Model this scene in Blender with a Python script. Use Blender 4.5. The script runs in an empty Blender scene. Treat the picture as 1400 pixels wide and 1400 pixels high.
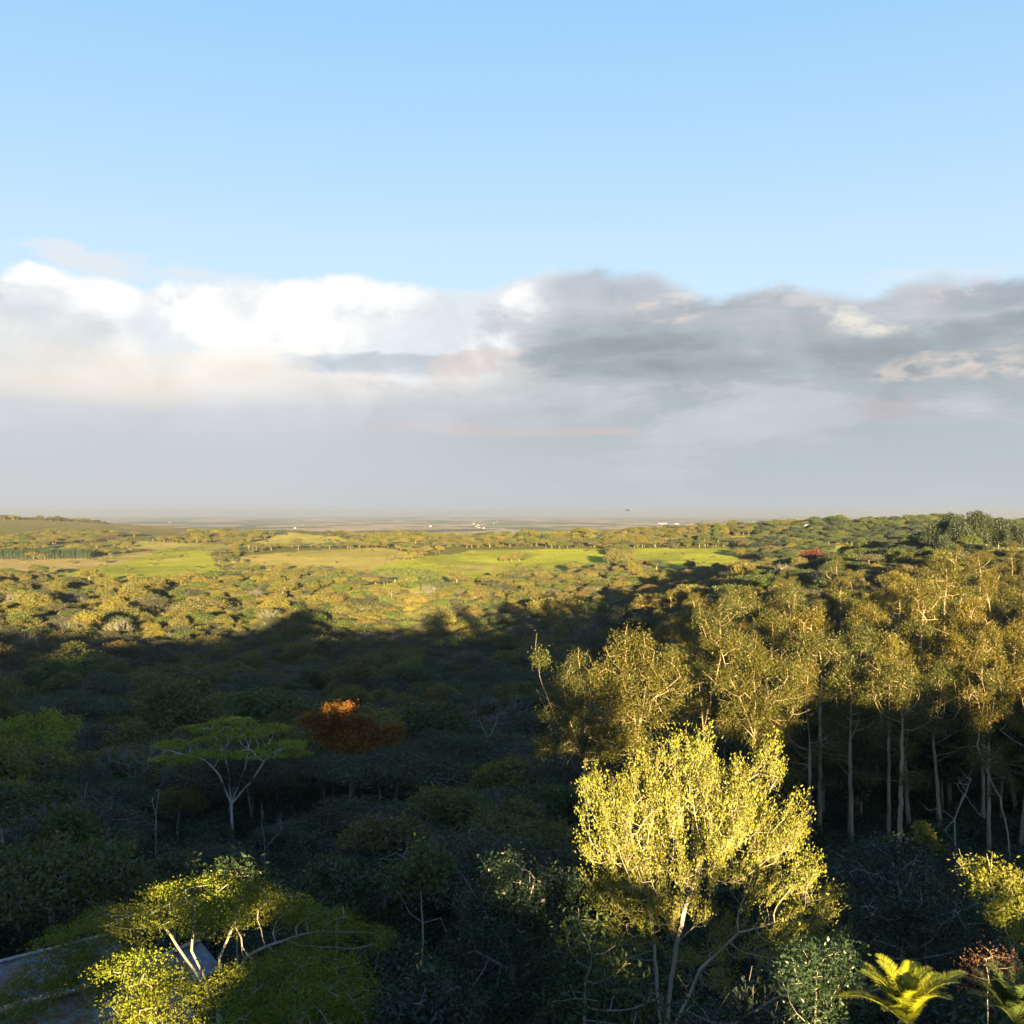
import bpy, math, random
import numpy as np
from mathutils import Vector, kdtree

# ------------------------------------------------------------------ camera, sky, sun, exposure
CAMZ = 60.0          # camera height over the datum
FPX = 1374.0         # focal length in pixels of the 1400 px photograph
EXPO = 3.3
SUN_AZ = math.radians(6)      # sun stands behind the camera, this much to its right
SUN_EL = math.radians(5.31)
SUN_STRENGTH = 5.0
SUN_COL = (1.0, 0.71, 0.32)
SKY_STRENGTH = 0.05

sc = bpy.context.scene
col = sc.collection
cam_d = bpy.data.cameras.new("camera")
cam_d.sensor_width = 36.0
cam_d.lens = 36.0 * FPX / 1400.0
cam_d.clip_start = 0.5
cam_d.clip_end = 90000
cam = bpy.data.objects.new("camera", cam_d)
cam.location = (0, 0, CAMZ)
cam.rotation_euler = (math.radians(90), 0, 0)
col.objects.link(cam)
sc.camera = cam

vs = sc.view_settings
vs.view_transform = 'Standard'; vs.look = 'None'; vs.exposure = EXPO; vs.gamma = 1.0
vs.use_curve_mapping = False
sc.cycles.max_bounces = 5
sc.cycles.diffuse_bounces = 3
sc.cycles.glossy_bounces = 2
sc.cycles.transmission_bounces = 3
sc.cycles.volume_bounces = 1
sc.cycles.transparent_max_bounces = 4
sc.cycles.use_denoising = True

# direction towards the sun: behind the camera (-Y), to the right (+X)
SUN_DIR = Vector((math.sin(SUN_AZ) * math.cos(SUN_EL), -math.cos(SUN_AZ) * math.cos(SUN_EL), math.sin(SUN_EL)))
sl = bpy.data.lights.new("sun", 'SUN')
sl.energy = SUN_STRENGTH; sl.angle = math.radians(0.5); sl.color = SUN_COL
so = bpy.data.objects.new("sun", sl)
so.rotation_euler = SUN_DIR.to_track_quat('Z', 'Y').to_euler()
so.location = (60, -120, 90)
col.objects.link(so)


def lin(c, k=1.0):
    o = []
    for v in c:
        v /= 255.0
        o.append((v / 12.92 if v <= 0.04045 else ((v + 0.055) / 1.055) ** 2.4) * k)
    return (o[0], o[1], o[2], 1.0)


class G:
    """small helper to write node graphs"""
    def __init__(self, nt): self.nt = nt
    def node(self, t, **kw):
        n = self.nt.nodes.new(t)
        for k, v in kw.items(): setattr(n, k, v)
        return n
    def put(self, sock, v):
        if isinstance(v, bpy.types.NodeSocket): self.nt.links.new(v, sock)
        elif v is not None: sock.default_value = v
    def m(self, op, a, b=None, c=None, clamp=False):
        n = self.node('ShaderNodeMath', operation=op, use_clamp=clamp)
        self.put(n.inputs[0], a); self.put(n.inputs[1], b); self.put(n.inputs[2], c)
        return n.outputs[0]
    def ss(self, x, a, b):
        n = self.node('ShaderNodeMapRange', interpolation_type='SMOOTHSTEP')
        self.put(n.inputs[0], x); n.inputs[1].default_value = a; n.inputs[2].default_value = b
        n.inputs[3].default_value = 0; n.inputs[4].default_value = 1
        return n.outputs[0]
    def mix(self, f, a, b, mode='MIX'):
        n = self.node('ShaderNodeMix', data_type='RGBA', blend_type=mode)
        self.put(n.inputs[0], f); self.put(n.inputs[6], a); self.put(n.inputs[7], b)
        return n.outputs[2]
    def vec(self, x, y, z=0.0):
        n = self.node('ShaderNodeCombineXYZ')
        self.put(n.inputs[0], x); self.put(n.inputs[1], y); self.put(n.inputs[2], z)
        return n.outputs[0]
    def noise(self, v, scale, det=4.0, rough=0.55, dist=0.0):
        n = self.node('ShaderNodeTexNoise')
        self.put(n.inputs['Vector'], v); n.inputs['Scale'].default_value = scale
        n.inputs['Detail'].default_value = det; n.inputs['Roughness'].default_value = rough
        n.inputs['Distortion'].default_value = dist
        return n.outputs[0]
    def ramp(self, f, stops, interp='LINEAR'):
        n = self.node('ShaderNodeValToRGB'); r = n.color_ramp; r.interpolation = interp
        while len(r.elements) < len(stops): r.elements.new(0.5)
        for e, (p, c) in zip(r.elements, stops):
            e.position = p; e.color = c if len(c) == 4 else (*c, 1)
        self.put(n.inputs[0], f)
        return n.outputs[0]


KS = 2.0 ** (-EXPO)


def px_az(px): return math.atan((px - 700) / FPX)
def px_el(px, py): return math.atan((700 - py) / FPX * math.cos(px_az(px)))


world = bpy.data.worlds.new("World"); sc.world = world
world.use_nodes = True
wt = world.node_tree; wt.nodes.clear(); g = G(wt)
sky = g.node('ShaderNodeTexSky', sky_type='NISHITA')
sky.sun_disc = False; sky.sun_elevation = SUN_EL
# rotation 0 puts the sun on +Y, growing towards +X
sky.sun_rotation = math.pi - SUN_AZ
sky.altitude = 1500; sky.air_density = 1.0; sky.dust_density = 0.4; sky.ozone_density = 1.6
tc = g.node('ShaderNodeTexCoord')
sp = g.node('ShaderNodeSeparateXYZ'); wt.links.new(tc.outputs['Generated'], sp.inputs[0])
az = g.m('ARCTAN2', sp.outputs[0], sp.outputs[1])
el = g.m('ARCSINE', sp.outputs[2])
P = g.vec(az, g.m('MULTIPLY', el, 2.6), 0.0)
nw1 = g.m('SUBTRACT', g.noise(P, 5.0, 5.0, 0.6), 0.5)
PS = g.vec(g.m('ADD', az, 3.1), g.m('MULTIPLY', el, 4.2), 0.0)
nw2 = g.m('SUBTRACT', g.noise(PS, 3.8, 7.0, 0.6, 0.25), 0.5)
PC = g.vec(g.m('ADD', az, 7.7), g.m('MULTIPLY', el, 1.35), 0.3)
nw3 = g.m('SUBTRACT', g.noise(PC, 9.0, 7.0, 0.6, 0.4), 0.5)
azw = g.m('ADD', az, g.m('MULTIPLY', nw1, 0.11))
elw = g.m('ADD', el, g.m('MULTIPLY', nw2, 0.035))
# billowed field for the cumulus
vor = g.node('ShaderNodeTexVoronoi', feature='SMOOTH_F1')
g.put(vor.inputs['Vector'], g.vec(g.m('ADD', az, g.m('MULTIPLY', nw3, 0.10)), g.m('ADD', g.m('MULTIPLY', el, 1.3), g.m('MULTIPLY', nw1, 0.10)), 0.0))
vor.inputs['Scale'].default_value = 17.0
vor.inputs['Smoothness'].default_value = 0.35
bil = g.m('SUBTRACT', 0.5, vor.outputs['Distance'])


def frac_el(py): return (px_el(700, py)) / 0.55


def el_ramp(src, table):
    st = sorted(((max(0.0, frac_el(py)), lin(c, KS)) for py, c in table), key=lambda s: s[0])
    return g.ramp(g.m('DIVIDE', src, 0.55, clamp=True), st)


left = el_ramp(elw, [(704, (210, 209, 212)), (660, (205, 210, 215)), (600, (204, 210, 217)), (560, (213, 216, 220)),
                     (530, (234, 231, 229)), (500, (251, 248, 244)), (470, (255, 255, 254)), (400, (255, 255, 255))])
right = el_ramp(elw, [(704, (196, 204, 210)), (650, (190, 199, 206)), (600, (186, 195, 200)), (560, (180, 189, 194)),
                      (500, (174, 183, 187)), (450, (180, 188, 193)), (415, (197, 202, 209)), (385, (208, 214, 223))])
lr1 = g.ss(g.m('ADD', azw, g.m('MULTIPLY', g.m('SUBTRACT', el, px_el(700, 500)), -0.5)), px_az(650), px_az(765))
lr2 = g.ss(azw, px_az(300), px_az(950))
lrk = g.ss(elw, px_el(700, 560), px_el(700, 490))
lr = g.m('ADD', g.m('MULTIPLY', lr1, lrk), g.m('MULTIPLY', lr2, g.m('SUBTRACT', 1.0, lrk)))
base = g.mix(lr, left, right)
# soft streaks and lumps in the grey deck
dk = g.m('MULTIPLY', nw2, 0.75)
base = g.mix(g.m('MULTIPLY', lr, g.ss(nw2, 0.0, 0.13)), base, lin((200, 205, 211), KS))
base = g.mix(g.m('MULTIPLY', g.ss(el, px_el(700, 600), px_el(700, 540)), g.m('MULTIPLY', lr, g.ss(nw2, 0.0, -0.14))), base, lin((158, 168, 175), KS))
# cumulus modelling in the left bank
cm = g.m('MULTIPLY', g.m('SUBTRACT', 1.0, lr), g.ss(el, px_el(700, 560), px_el(700, 500)))
base = g.mix(g.m('MULTIPLY', cm, g.ss(g.m('ADD', bil, nw3), 0.04, -0.24)), base, lin((234, 239, 243), KS))
base = g.mix(g.m('MULTIPLY', cm, g.ss(g.m('ADD', bil, nw3), 0.28, 0.5)), base, lin((255, 255, 250), KS * 1.15))


RAG = g.m('ADD', g.m('MULTIPLY', nw3, 5.0), g.m('MULTIPLY', nw2, 5.0))
def ell(px, py, rx, ry, soft=0.6, wob=1.0, rot=0.0):
    a0, e0 = px_az(px), px_el(px, py)
    dx = g.m('DIVIDE', g.m('SUBTRACT', g.m('ADD', az, g.m('MULTIPLY', nw1, 0.10 * wob)), a0), rx / FPX)
    de = g.m('SUBTRACT', g.m('ADD', el, g.m('MULTIPLY', nw2, 0.05 * wob)), e0)
    if rot: de = g.m('SUBTRACT', de, g.m('MULTIPLY', g.m('SUBTRACT', az, a0), rot))
    dy = g.m('DIVIDE', de, ry / FPX)
    r2 = g.m('ADD', g.m('MULTIPLY', dx, dx), g.m('MULTIPLY', dy, dy))
    r2 = g.m('ADD', r2, RAG)
    return g.ss(r2, 1.9, 0.0)


PATCH = g.ss(g.m('ADD', g.noise(g.vec(az, g.m('MULTIPLY', el, 2.2), 2.0), 22.0, 5.0, 0.6, 0.3), g.m('MULTIPLY', nw2, 0.6)), 0.36, 0.58)
for (px, py, rx, ry, c, a, rot) in [
        (520, 505, 95, 12, (186, 196, 208), 0.75, 0.0),
        (60, 470, 70, 45, (222, 226, 228), 0.6, 0.0),
        (40, 410, 45, 22, (214, 222, 230), 0.5, 0.0),
        (180, 522, 200, 26, (250, 242, 228), 0.6, 0.0),
        (735, 450, 60, 55, (168, 177, 188), 0.5, 0.0),
        (620, 545, 160, 22, (198, 200, 208), 0.6, 0.0),
        (810, 388, 110, 24, (174, 183, 197), 0.6, 0.0),
        (1010, 430, 190, 16, (186, 192, 200), 0.6, 0.0),
        (915, 418, 52, 17, (234, 224, 216), 0.9, 0.0),
        (1100, 410, 60, 12, (216, 212, 214), 0.7, 0.0),
        (1180, 440, 46, 17, (250, 244, 230), 0.95, -0.25),
        (1290, 458, 130, 19, (158, 169, 179), 0.75, 0.1),
        (1330, 405, 80, 15, (170, 179, 192), 0.6, 0.1),
        (1300, 398, 60, 9, (216, 208, 210), 0.8, 0.2),
        (1310, 497, 75, 15, (232, 220, 212), 0.75, 0.12),
        (1390, 505, 40, 14, (226, 214, 208), 0.8, 0.0),
        (1215, 553, 55, 17, (200, 191, 195), 0.5, 0.0),
        (640, 588, 140, 10, (214, 204, 204), 0.6, 0.0),
        (840, 587, 60, 6, (208, 196, 198), 0.9, 0.0),
        (640, 505, 60, 14, (226, 216, 212), 0.7, 0.2),
        (715, 505, 40, 16, (208, 202, 204), 0.6, 0.0)]:
    k_ = g.m('MULTIPLY', ell(px, py, rx, ry, rot=rot), a)
    if sum(c) > 585 and py < 560 and px > 650: k_ = g.m('MULTIPLY', k_, PATCH)
    base = g.mix(k_, base, lin(c, KS))

mot = g.ramp(g.m('ADD', g.m('MULTIPLY', nw3, 1.2), 0.5, clamp=True), [(0.25, (0.87, 0.885, 0.90, 1)), (0.75, (1.12, 1.11, 1.10, 1))])
base = g.mix(g.ss(el, px_el(700, 640), px_el(700, 540)), base, g.mix(1.0, base, mot, 'MULTIPLY'))
# cover: top edge of the bank as a function of azimuth
span = 0.6
def azf(px): return (px_az(px) + span) / (2 * span)
topst = []
for px, py in [(-200, 372), (0, 366), (110, 378), (180, 398), (260, 384), (400, 384), (520, 386), (640, 394), (690, 378), (760, 366), (890, 368), (920, 396), (1010, 404), (1130, 404), (1180, 412), (1240, 392), (1310, 378), (1400, 386), (1600, 390)]:
    h = px_el(px, py) / 0.35
    topst.append((azf(px), (h, h, h, 1)))
top = g.m('MULTIPLY', g.ramp(g.m('DIVIDE', g.m('ADD', az, span), 2 * span, clamp=True), topst, 'B_SPLINE'), 0.35)
edge = g.m('ADD', g.m('SUBTRACT', top, el), g.m('ADD', g.m('MULTIPLY', nw3, 0.045), g.m('MULTIPLY', bil, 0.02)))
soft_cov = g.ss(edge, -0.008, 0.009)
hard_cov = g.ss(edge, -0.004, 0.008)
front = g.ss(sp.outputs[1], -0.25, 0.35)
cov = g.m('ADD', g.m('MULTIPLY', lr, soft_cov), g.m('MULTIPLY', g.m('SUBTRACT', 1.0, lr), hard_cov))
veil = g.m('MAXIMUM', g.m('MULTIPLY', ell(110, 356, 100, 12, 0.8, 0.7, -0.16), 1.5, clamp=True), g.m('MULTIPLY', ell(330, 388, 210, 13, 0.8, 0.8, -0.08), 0.9))
veil = g.m('MAXIMUM', veil, g.m('MULTIPLY', ell(570, 398, 130, 12, 0.9, 0.9, -0.05), 0.8))
veil = g.m('MAXIMUM', veil, g.m('MULTIPLY', ell(1290, 372, 80, 14, 0.9, 1.2, 0.0), 0.55))
# clear sky: the Nishita sky brightened to the photograph's exposure and paled towards the horizon
clear = g.mix(1.0, sky.outputs[0], (SKY_STRENGTH, SKY_STRENGTH, SKY_STRENGTH, 1), 'MULTIPLY')
grad = el_ramp(el, [(-60, (150, 203, 249)), (0, (157, 208, 250)), (120, (170, 214, 250)), (250, (186, 221, 249)), (340, (199, 227, 249)), (420, (207, 230, 247))])
clear = g.mix(0.9, clear, grad)
clear = g.mix(1.0, clear, g.ramp(g.m('DIVIDE', el, 1.5708, clamp=True), [(0.0, (1, 1, 1, 1)), (0.30, (1, 1, 1, 1)), (0.36, (0.95, 0.96, 0.98, 1)), (0.6, (0.30, 0.45, 0.78, 1)), (1.0, (0.10, 0.22, 0.58, 1))]), 'MULTIPLY')
skyc = g.mix(g.m('MULTIPLY', veil, 0.8), clear, lin((232, 238, 244), KS))
skyc = g.mix(g.m('MULTIPLY', cov, front), skyc, base)
below = g.ss(el, -0.02, -0.0)
skyc = g.mix(below, lin((150, 150, 140), KS * 0.5), skyc)
bg = g.node('ShaderNodeBackground')
g.put(bg.inputs[0], skyc)
bg.inputs[1].default_value = 1.0
wo = g.node('ShaderNodeOutputWorld'); wt.links.new(bg.outputs[0], wo.inputs[0])
world.cycles.sampling_method = 'MANUAL'; world.cycles.sample_map_resolution = 256

# ------------------------------------------------------------------ helpers
rng = np.random.default_rng(7)
random.seed(7)


def tag(o, label=None, cat=None, group=None, kind=None):
    if label: o['label'] = label
    if cat: o['category'] = cat
    if group: o['group'] = group
    if kind: o['kind'] = kind
    return o


def make_mesh(name, verts, quads=None, tris=None, smooth=False, mats=(), attrs=None, mat_idx=None):
    verts = np.asarray(verts, dtype=np.float32)
    loops = []; starts = []; tot = 0
    for f, k in ((quads, 4), (tris, 3)):
        if f is not None and len(f):
            f = np.asarray(f, dtype=np.int32)
            loops.append(f.ravel()); starts.append(tot + np.arange(len(f), dtype=np.int32) * k); tot += f.size
    me = bpy.data.meshes.new(name)
    me.vertices.add(len(verts)); me.vertices.foreach_set('co', verts.ravel())
    me.loops.add(tot); me.loops.foreach_set('vertex_index', np.concatenate(loops))
    st = np.concatenate(starts)
    me.polygons.add(len(st)); me.polygons.foreach_set('loop_start', st)
    if smooth: me.polygons.foreach_set('use_smooth', np.ones(len(st), dtype=bool))
    for m in mats: me.materials.append(m)
    if mat_idx is not None: me.polygons.foreach_set('material_index', np.asarray(mat_idx, dtype=np.int32))
    if attrs:
        for an, av in attrs.items():
            av = np.asarray(av, dtype=np.float32)
            if av.ndim == 1:
                a = me.attributes.new(an, 'FLOAT', 'POINT'); a.data.foreach_set('value', av)
            else:
                a = me.attributes.new(an, 'FLOAT_COLOR', 'POINT'); a.data.foreach_set('color', av.ravel())
    me.update(calc_edges=True)
    return me


def add(name, me, parent=None):
    o = bpy.data.objects.new(name, me); col.objects.link(o)
    if parent is not None: o.parent = parent
    return o


def empty(name, loc=(0, 0, 0)):
    o = bpy.data.objects.new(name, None); col.objects.link(o); o.location = loc
    o.empty_display_size = 0.3
    return o


# value noise for terrain
def vnoise(x, y, s, seed=0):
    x = np.asarray(x, float) / s; y = np.asarray(y, float) / s
    xi = np.floor(x).astype(np.int64); yi = np.floor(y).astype(np.int64)
    fx = x - xi; fy = y - yi
    fx = fx * fx * (3 - 2 * fx); fy = fy * fy * (3 - 2 * fy)
    def h(a, b):
        n = (a * 374761393 + b * 668265263 + seed * 1442695041) & 0x7fffffff
        n = ((n ^ (n >> 13)) * 1274126177) & 0x7fffffff
        return ((n ^ (n >> 16)) & 0xffff) / 65535.0
    return (h(xi, yi) * (1 - fx) + h(xi + 1, yi) * fx) * (1 - fy) + (h(xi, yi + 1) * (1 - fx) + h(xi + 1, yi + 1) * fx) * fy


def fbm(x, y, s, seed=0, o=4):
    t = 0; a = 0.5
    for i in range(o):
        t = t + a * (vnoise(x, y, s / 2 ** i, seed + i) - 0.5); a *= 0.5
    return t


def sst(x, a, b):
    t = np.clip((np.asarray(x, float) - a) / (b - a), 0, 1)
    return t * t * (3 - 2 * t)


def gau(a, b): return np.exp(-(a * a + b * b) / 2)


# ridge behind the camera whose wood throws the long shade: height of the wood's top along x at y = -60
SLOPE = math.tan(SUN_EL) / math.cos(SUN_AZ)
TAZ = math.tan(SUN_AZ)
prof = []
for px, py in [(-250, 850), (-100, 850), (0, 846), (60, 862), (110, 850), (180, 872), (250, 870), (330, 864), (380, 856), (408, 832), (442, 828), (466, 858), (520, 860), (560, 860),
               (600, 866), (640, 864), (700, 864), (780, 860), (850, 864), (900, 858), (1000, 862), (1400, 862), (1700, 860)]:
    zc = -49.3
    d = -zc * FPX / (py - 700)
    X = (px - 700) / FPX * d
    t = d + 60
    prof.append((X + t * TAZ, zc + t * SLOPE))
prof.sort()
PX = np.array([p[0] for p in prof]); PZ = np.array([p[1] for p in prof])
BX = [-36, -30, -14, -5, -1.6, -1.4, -0.9, -0.7, 3, 12.5, 14.0, 17.0, 18.5, 30, 34, 40, 150, 160]
BH = [0.0, 0.2, 0.5, 0.8, 0.8, -1.8, -1.8, 0.9, 1.0, 1.0, 0.6, 0.6, 0.2, 0.8, 1.0, 3.0, 3.0, 0.0]  # lifts and a gap in the unseen ridge
def wood_top(x): return np.interp(x, PX, PZ) + np.interp(x, BX, BH, 0, 0)


BY = [-3000, -400, -150, -95, -62, -40, -15, 0, 30, 42, 60, 100, 150, 200, 300, 420, 600, 800, 1000, 1300, 1600, 2500, 4000, 8000, 40000]
BZ = [-30, -16, -13.5, -13.5, -14.0, -18, -22, -22.5, -21.5, -22, -26, -33, -40, -46, -52.5, -56, -58, -58, -57, -54.5, -56, -82, -105, -128, -170]


def rel(x, y):
    x = np.asarray(x, float); y = np.asarray(y, float)
    z = np.interp(y, BY, BZ)
    z = z + 9 * sst(x, 15, 110) * sst(y, 70, 150) * (1 - sst(y, 380, 620))
    z = z + 33 * gau((x - 235) / 90, (y - 480) / 110)
    z = z + 38 * gau((x - 600) / 330, (y - 1380) / 300)
    z = z + 70 * gau((x + 1560) / 620, (y - 2750) / 420)
    z = z + 26 * gau((x + 380) / 190, (y - 1680) / 170)
    z = z + 7 * gau((x + 260) / 150, (y - 1180) / 110)
    z = z + 9 * gau((x - 60) / 260, (y - 1330) / 130)
    am = 1.2 * sst(y, 60, 300) + 4 * sst(y, 1500, 4000) + 18 * sst(y, 5000, 16000)
    z = z + am * 2 * fbm(x, y, 160, 3) * (1 - sst(y, 2500, 5000)) + am * 2 * fbm(x, y, 1500, 9) * sst(y, 2000, 5000)
    ridge = sst(-y, 35, 60) * (1 - sst(-y, 110, 200))
    wt_ = np.min([wood_top(x + q) for q in (-1.5, 0, 1.5)], axis=0)
    z = z * (1 - ridge) + ridge * (wt_ - 1.6)
    return z


def gz(x, y): return CAMZ + rel(x, y)


def project(x, y, z):
    y = np.maximum(y, 1e-3)
    return 700 + FPX * x / y, 700 - FPX * (z - CAMZ) / y


def hit(px, py):
    u = (px - 700) / FPX; v = (700 - py) / FPX
    y = 20.0
    while y < 30000:
        if CAMZ + v * y < gz(u * y, y): break
        y *= 1.004
    return u * y, y


# ------------------------------------------------------------------ land cover (fields, drawn in plan and used for ground and for planting)
def inpoly(px, py, poly):
    r = np.zeros(px.shape, bool); n = len(poly)
    for i in range(n):
        x0, y0 = poly[i]; x1, y1 = poly[(i + 1) % n]
        c = ((y0 > py) != (y1 > py)) & (px < (x1 - x0) * (py - y0) / (y1 - y0 + 1e-9) + x0)
        r ^= c
    return r


GRASS = (0.30, 0.34, 0.034); TAN = (0.38, 0.31, 0.12); GOLD = (0.35, 0.31, 0.09); PALE = (0.32, 0.30, 0.085)
FIELDS = [
    ([(-300, 768), (60, 764), (130, 758), (236, 750), (262, 756), (170, 772), (150, 780), (60, 786), (-300, 800)], TAN),
    ([(60, 790), (160, 772), (215, 752), (300, 748), (292, 768), (330, 784), (300, 796), (80, 800)], GRASS),
    ([(345, 741), (395, 727), (470, 733), (505, 742), (470, 749), (330, 748)], PALE),
    ([(180, 740), (330, 744), (330, 749), (250, 752), (170, 748)], PALE),
    ([(296, 770), (340, 760), (440, 753), (520, 749), (560, 756), (572, 772), (520, 790), (430, 785), (370, 780)], GOLD),
    ([(500, 800), (520, 778), (562, 764), (630, 757), (650, 752), (825, 751), (832, 778), (700, 792), (600, 806)], GRASS),
    ([(856, 752), (1005, 751), (1015, 776), (866, 782)], GRASS),
    ([(1130, 748), (1215, 748), (1225, 770), (1140, 774)], GRASS),
    ([(1330, 752), (1420, 750), (1500, 756), (1500, 778), (1345, 774)], GRASS),
    ([(990, 736), (1035, 734), (1040, 742), (985, 744)], GRASS),
]


def field_of(x, y):
    """-1 wood, else index of the field under a point of the ground"""
    x = np.asarray(x, float); y = np.asarray(y, float)
    px, py = project(x, y, gz(x, y))
    wx = 40 * fbm(x, y, 190, 21); wy = 9 * fbm(x, y, 240, 22)
    f = np.full(x.shape, -1)
    ok = (y > 380) & (y < 3200)
    for i, (poly, _) in enumerate(FIELDS):
        f[inpoly(px + wx, py + wy, poly) & ok] = i
    return f


# ------------------------------------------------------------------ materials
def new_mat(name):
    m = bpy.data.materials.new(name); m.use_nodes = True
    nt = m.node_tree; nt.nodes.clear()
    return m, G(nt)


def leaf_mat(name, stops, transl=0.35, rough=0.55, tw=(1.25, 1.15, 0.5), vary=0.35, blue=2.0):
    """stops: colours picked per tree; each leaf varies in tone by its own attribute"""
    m, g = new_mat(name)
    oi = g.node('ShaderNodeObjectInfo')
    n = len(stops)
    stops = [(c[0], c[1], min(c[2] * blue, 0.6 * c[1])) for c in stops]
    base = g.ramp(oi.outputs['Random'], [(i / max(1, n - 1), (*c, 1)) for i, c in enumerate(stops)])
    at = g.node('ShaderNodeAttribute', attribute_name='rnd')
    hsv = g.node('ShaderNodeHueSaturation')
    g.put(hsv.inputs['Hue'], g.m('ADD', 0.5, g.m('MULTIPLY', g.m('SUBTRACT', at.outputs['Fac'], 0.55), 0.055)))
    g.put(hsv.inputs['Value'], g.m('ADD', 1 - vary, g.m('MULTIPLY', at.outputs['Fac'], 2 * vary)))
    g.put(hsv.inputs['Color'], base)
    pr = g.node('ShaderNodeBsdfPrincipled')
    g.put(pr.inputs['Base Color'], hsv.outputs[0]); pr.inputs['Roughness'].default_value = rough
    pr.inputs['Specular IOR Level'].default_value = 0.25
    tr = g.node('ShaderNodeBsdfTranslucent')
    g.put(tr.inputs[0], g.mix(1.0, hsv.outputs[0], (*tw, 1), 'MULTIPLY'))
    mx = g.node('ShaderNodeMixShader'); mx.inputs[0].default_value = transl
    g.nt.links.new(pr.outputs[0], mx.inputs[1]); g.nt.links.new(tr.outputs[0], mx.inputs[2])
    o = g.node('ShaderNodeOutputMaterial'); g.nt.links.new(mx.outputs[0], o.inputs[0])
    return m


def bark_mat(name, c1, c2, scale=3.0):
    m, g = new_mat(name)
    tcn = g.node('ShaderNodeTexCoord')
    mp = g.node('ShaderNodeMapping'); mp.inputs['Scale'].default_value = (1, 1, 0.25)
    g.put(mp.inputs[0], tcn.outputs['Object'])
    nz = g.noise(mp.outputs[0], scale, 6.0, 0.65, 0.5)
    c = g.ramp(nz, [(0.3, (*c1, 1)), (0.62, (*c2, 1))])
    pr = g.node('ShaderNodeBsdfPrincipled'); g.put(pr.inputs['Base Color'], c)
    pr.inputs['Roughness'].default_value = 0.85
    bp = g.node('ShaderNodeBump'); bp.inputs['Strength'].default_value = 0.5; bp.inputs['Distance'].default_value = 0.03
    g.put(bp.inputs['Height'], nz); g.nt.links.new(bp.outputs[0], pr.inputs['Normal'])
    o = g.node('ShaderNodeOutputMaterial'); g.nt.links.new(pr.outputs[0], o.inputs[0])
    return m


def flat_mat(name, c, rough=0.8, var=0.25, scale=4.0):
    m, g = new_mat(name)
    tcn = g.node('ShaderNodeTexCoord')
    nz = g.noise(tcn.outputs['Object'], scale, 5.0, 0.6)
    cc = g.ramp(nz, [(0.25, tuple(v * (1 - var) for v in c) + (1,)), (0.75, tuple(min(1, v * (1 + var)) for v in c) + (1,))])
    pr = g.node('ShaderNodeBsdfPrincipled'); g.put(pr.inputs['Base Color'], cc); pr.inputs['Roughness'].default_value = rough
    o = g.node('ShaderNodeOutputMaterial'); g.nt.links.new(pr.outputs[0], o.inputs[0])
    return m


M = {}
M['canopy'] = leaf_mat('canopy_leaves', [(0.118, 0.112, 0.018), (0.088, 0.096, 0.018), (0.145, 0.136, 0.020), (0.112, 0.104, 0.024),
                                         (0.075, 0.085, 0.020), (0.150, 0.138, 0.020), (0.108, 0.085, 0.024), (0.095, 0.104, 0.018),
                                         (0.115, 0.110, 0.030), (0.070, 0.080, 0.020)], blue=1.5)
M['thorn'] = leaf_mat('thorn_tree_leaves', [(0.048, 0.055, 0.030), (0.070, 0.078, 0.028), (0.046, 0.050, 0.038), (0.090, 0.090, 0.028), (0.050, 0.064, 0.032)])
M['euc'] = leaf_mat('eucalyptus_leaves', [(0.084, 0.072, 0.010), (0.050, 0.058, 0.012), (0.098, 0.084, 0.011), (0.036, 0.046, 0.012), (0.066, 0.070, 0.012)], 0.3, 0.45, vary=0.5, blue=1.15)
M['bright'] = leaf_mat('bright_leaves', [(0.140, 0.152, 0.018), (0.140, 0.152, 0.018)], 0.3, 0.5, vary=0.5, blue=1.2)
M['flame'] = leaf_mat('feathery_leaves', [(0.125, 0.150, 0.012), (0.140, 0.160, 0.013)], 0.35, 0.6, vary=0.35, blue=1.0)
M['broad'] = leaf_mat('broad_leaves', [(0.028, 0.056, 0.012), (0.040, 0.068, 0.013), (0.024, 0.044, 0.016)], 0.3, 0.35, vary=0.5)
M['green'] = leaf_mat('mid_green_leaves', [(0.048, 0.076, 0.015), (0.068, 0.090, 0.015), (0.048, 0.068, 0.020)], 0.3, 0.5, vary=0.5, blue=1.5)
M['umbrella'] = leaf_mat('umbrella_leaves', [(0.205, 0.235, 0.014), (0.205, 0.235, 0.014)], 0.35, 0.6)
M['rust'] = leaf_mat('rust_leaves', [(0.185, 0.082, 0.014), (0.185, 0.082, 0.014)], 0.3, 0.6, (1.2, 1.0, 0.7), blue=0.8)
M['maroon'] = leaf_mat('maroon_leaves', [(0.075, 0.026, 0.020), (0.075, 0.026, 0.020)], 0.2, 0.6, (1, 1, 1))
M['brown'] = leaf_mat('brown_leaves', [(0.060, 0.030, 0.016), (0.060, 0.030, 0.016)], 0.2, 0.6, (1, 1, 1))
M['pine'] = leaf_mat('pine_needles', [(0.020, 0.040, 0.018), (0.026, 0.050, 0.018)], 0.1, 0.6, (1, 1, 1))
M['frond'] = leaf_mat('palm_leaflets', [(0.165, 0.185, 0.018), (0.165, 0.185, 0.018)], 0.3, 0.35, vary=0.3, blue=0.8)  # bright leaflet colour, only on the sunlit palm
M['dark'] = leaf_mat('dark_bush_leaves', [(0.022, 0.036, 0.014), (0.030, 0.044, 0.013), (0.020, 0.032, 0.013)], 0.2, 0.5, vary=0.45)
M['bark'] = bark_mat('pale_bark', (0.15, 0.135, 0.11), (0.30, 0.27, 0.22))
M['bark_white'] = bark_mat('whitish_bark', (0.28, 0.27, 0.24), (0.50, 0.48, 0.43))
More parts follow.
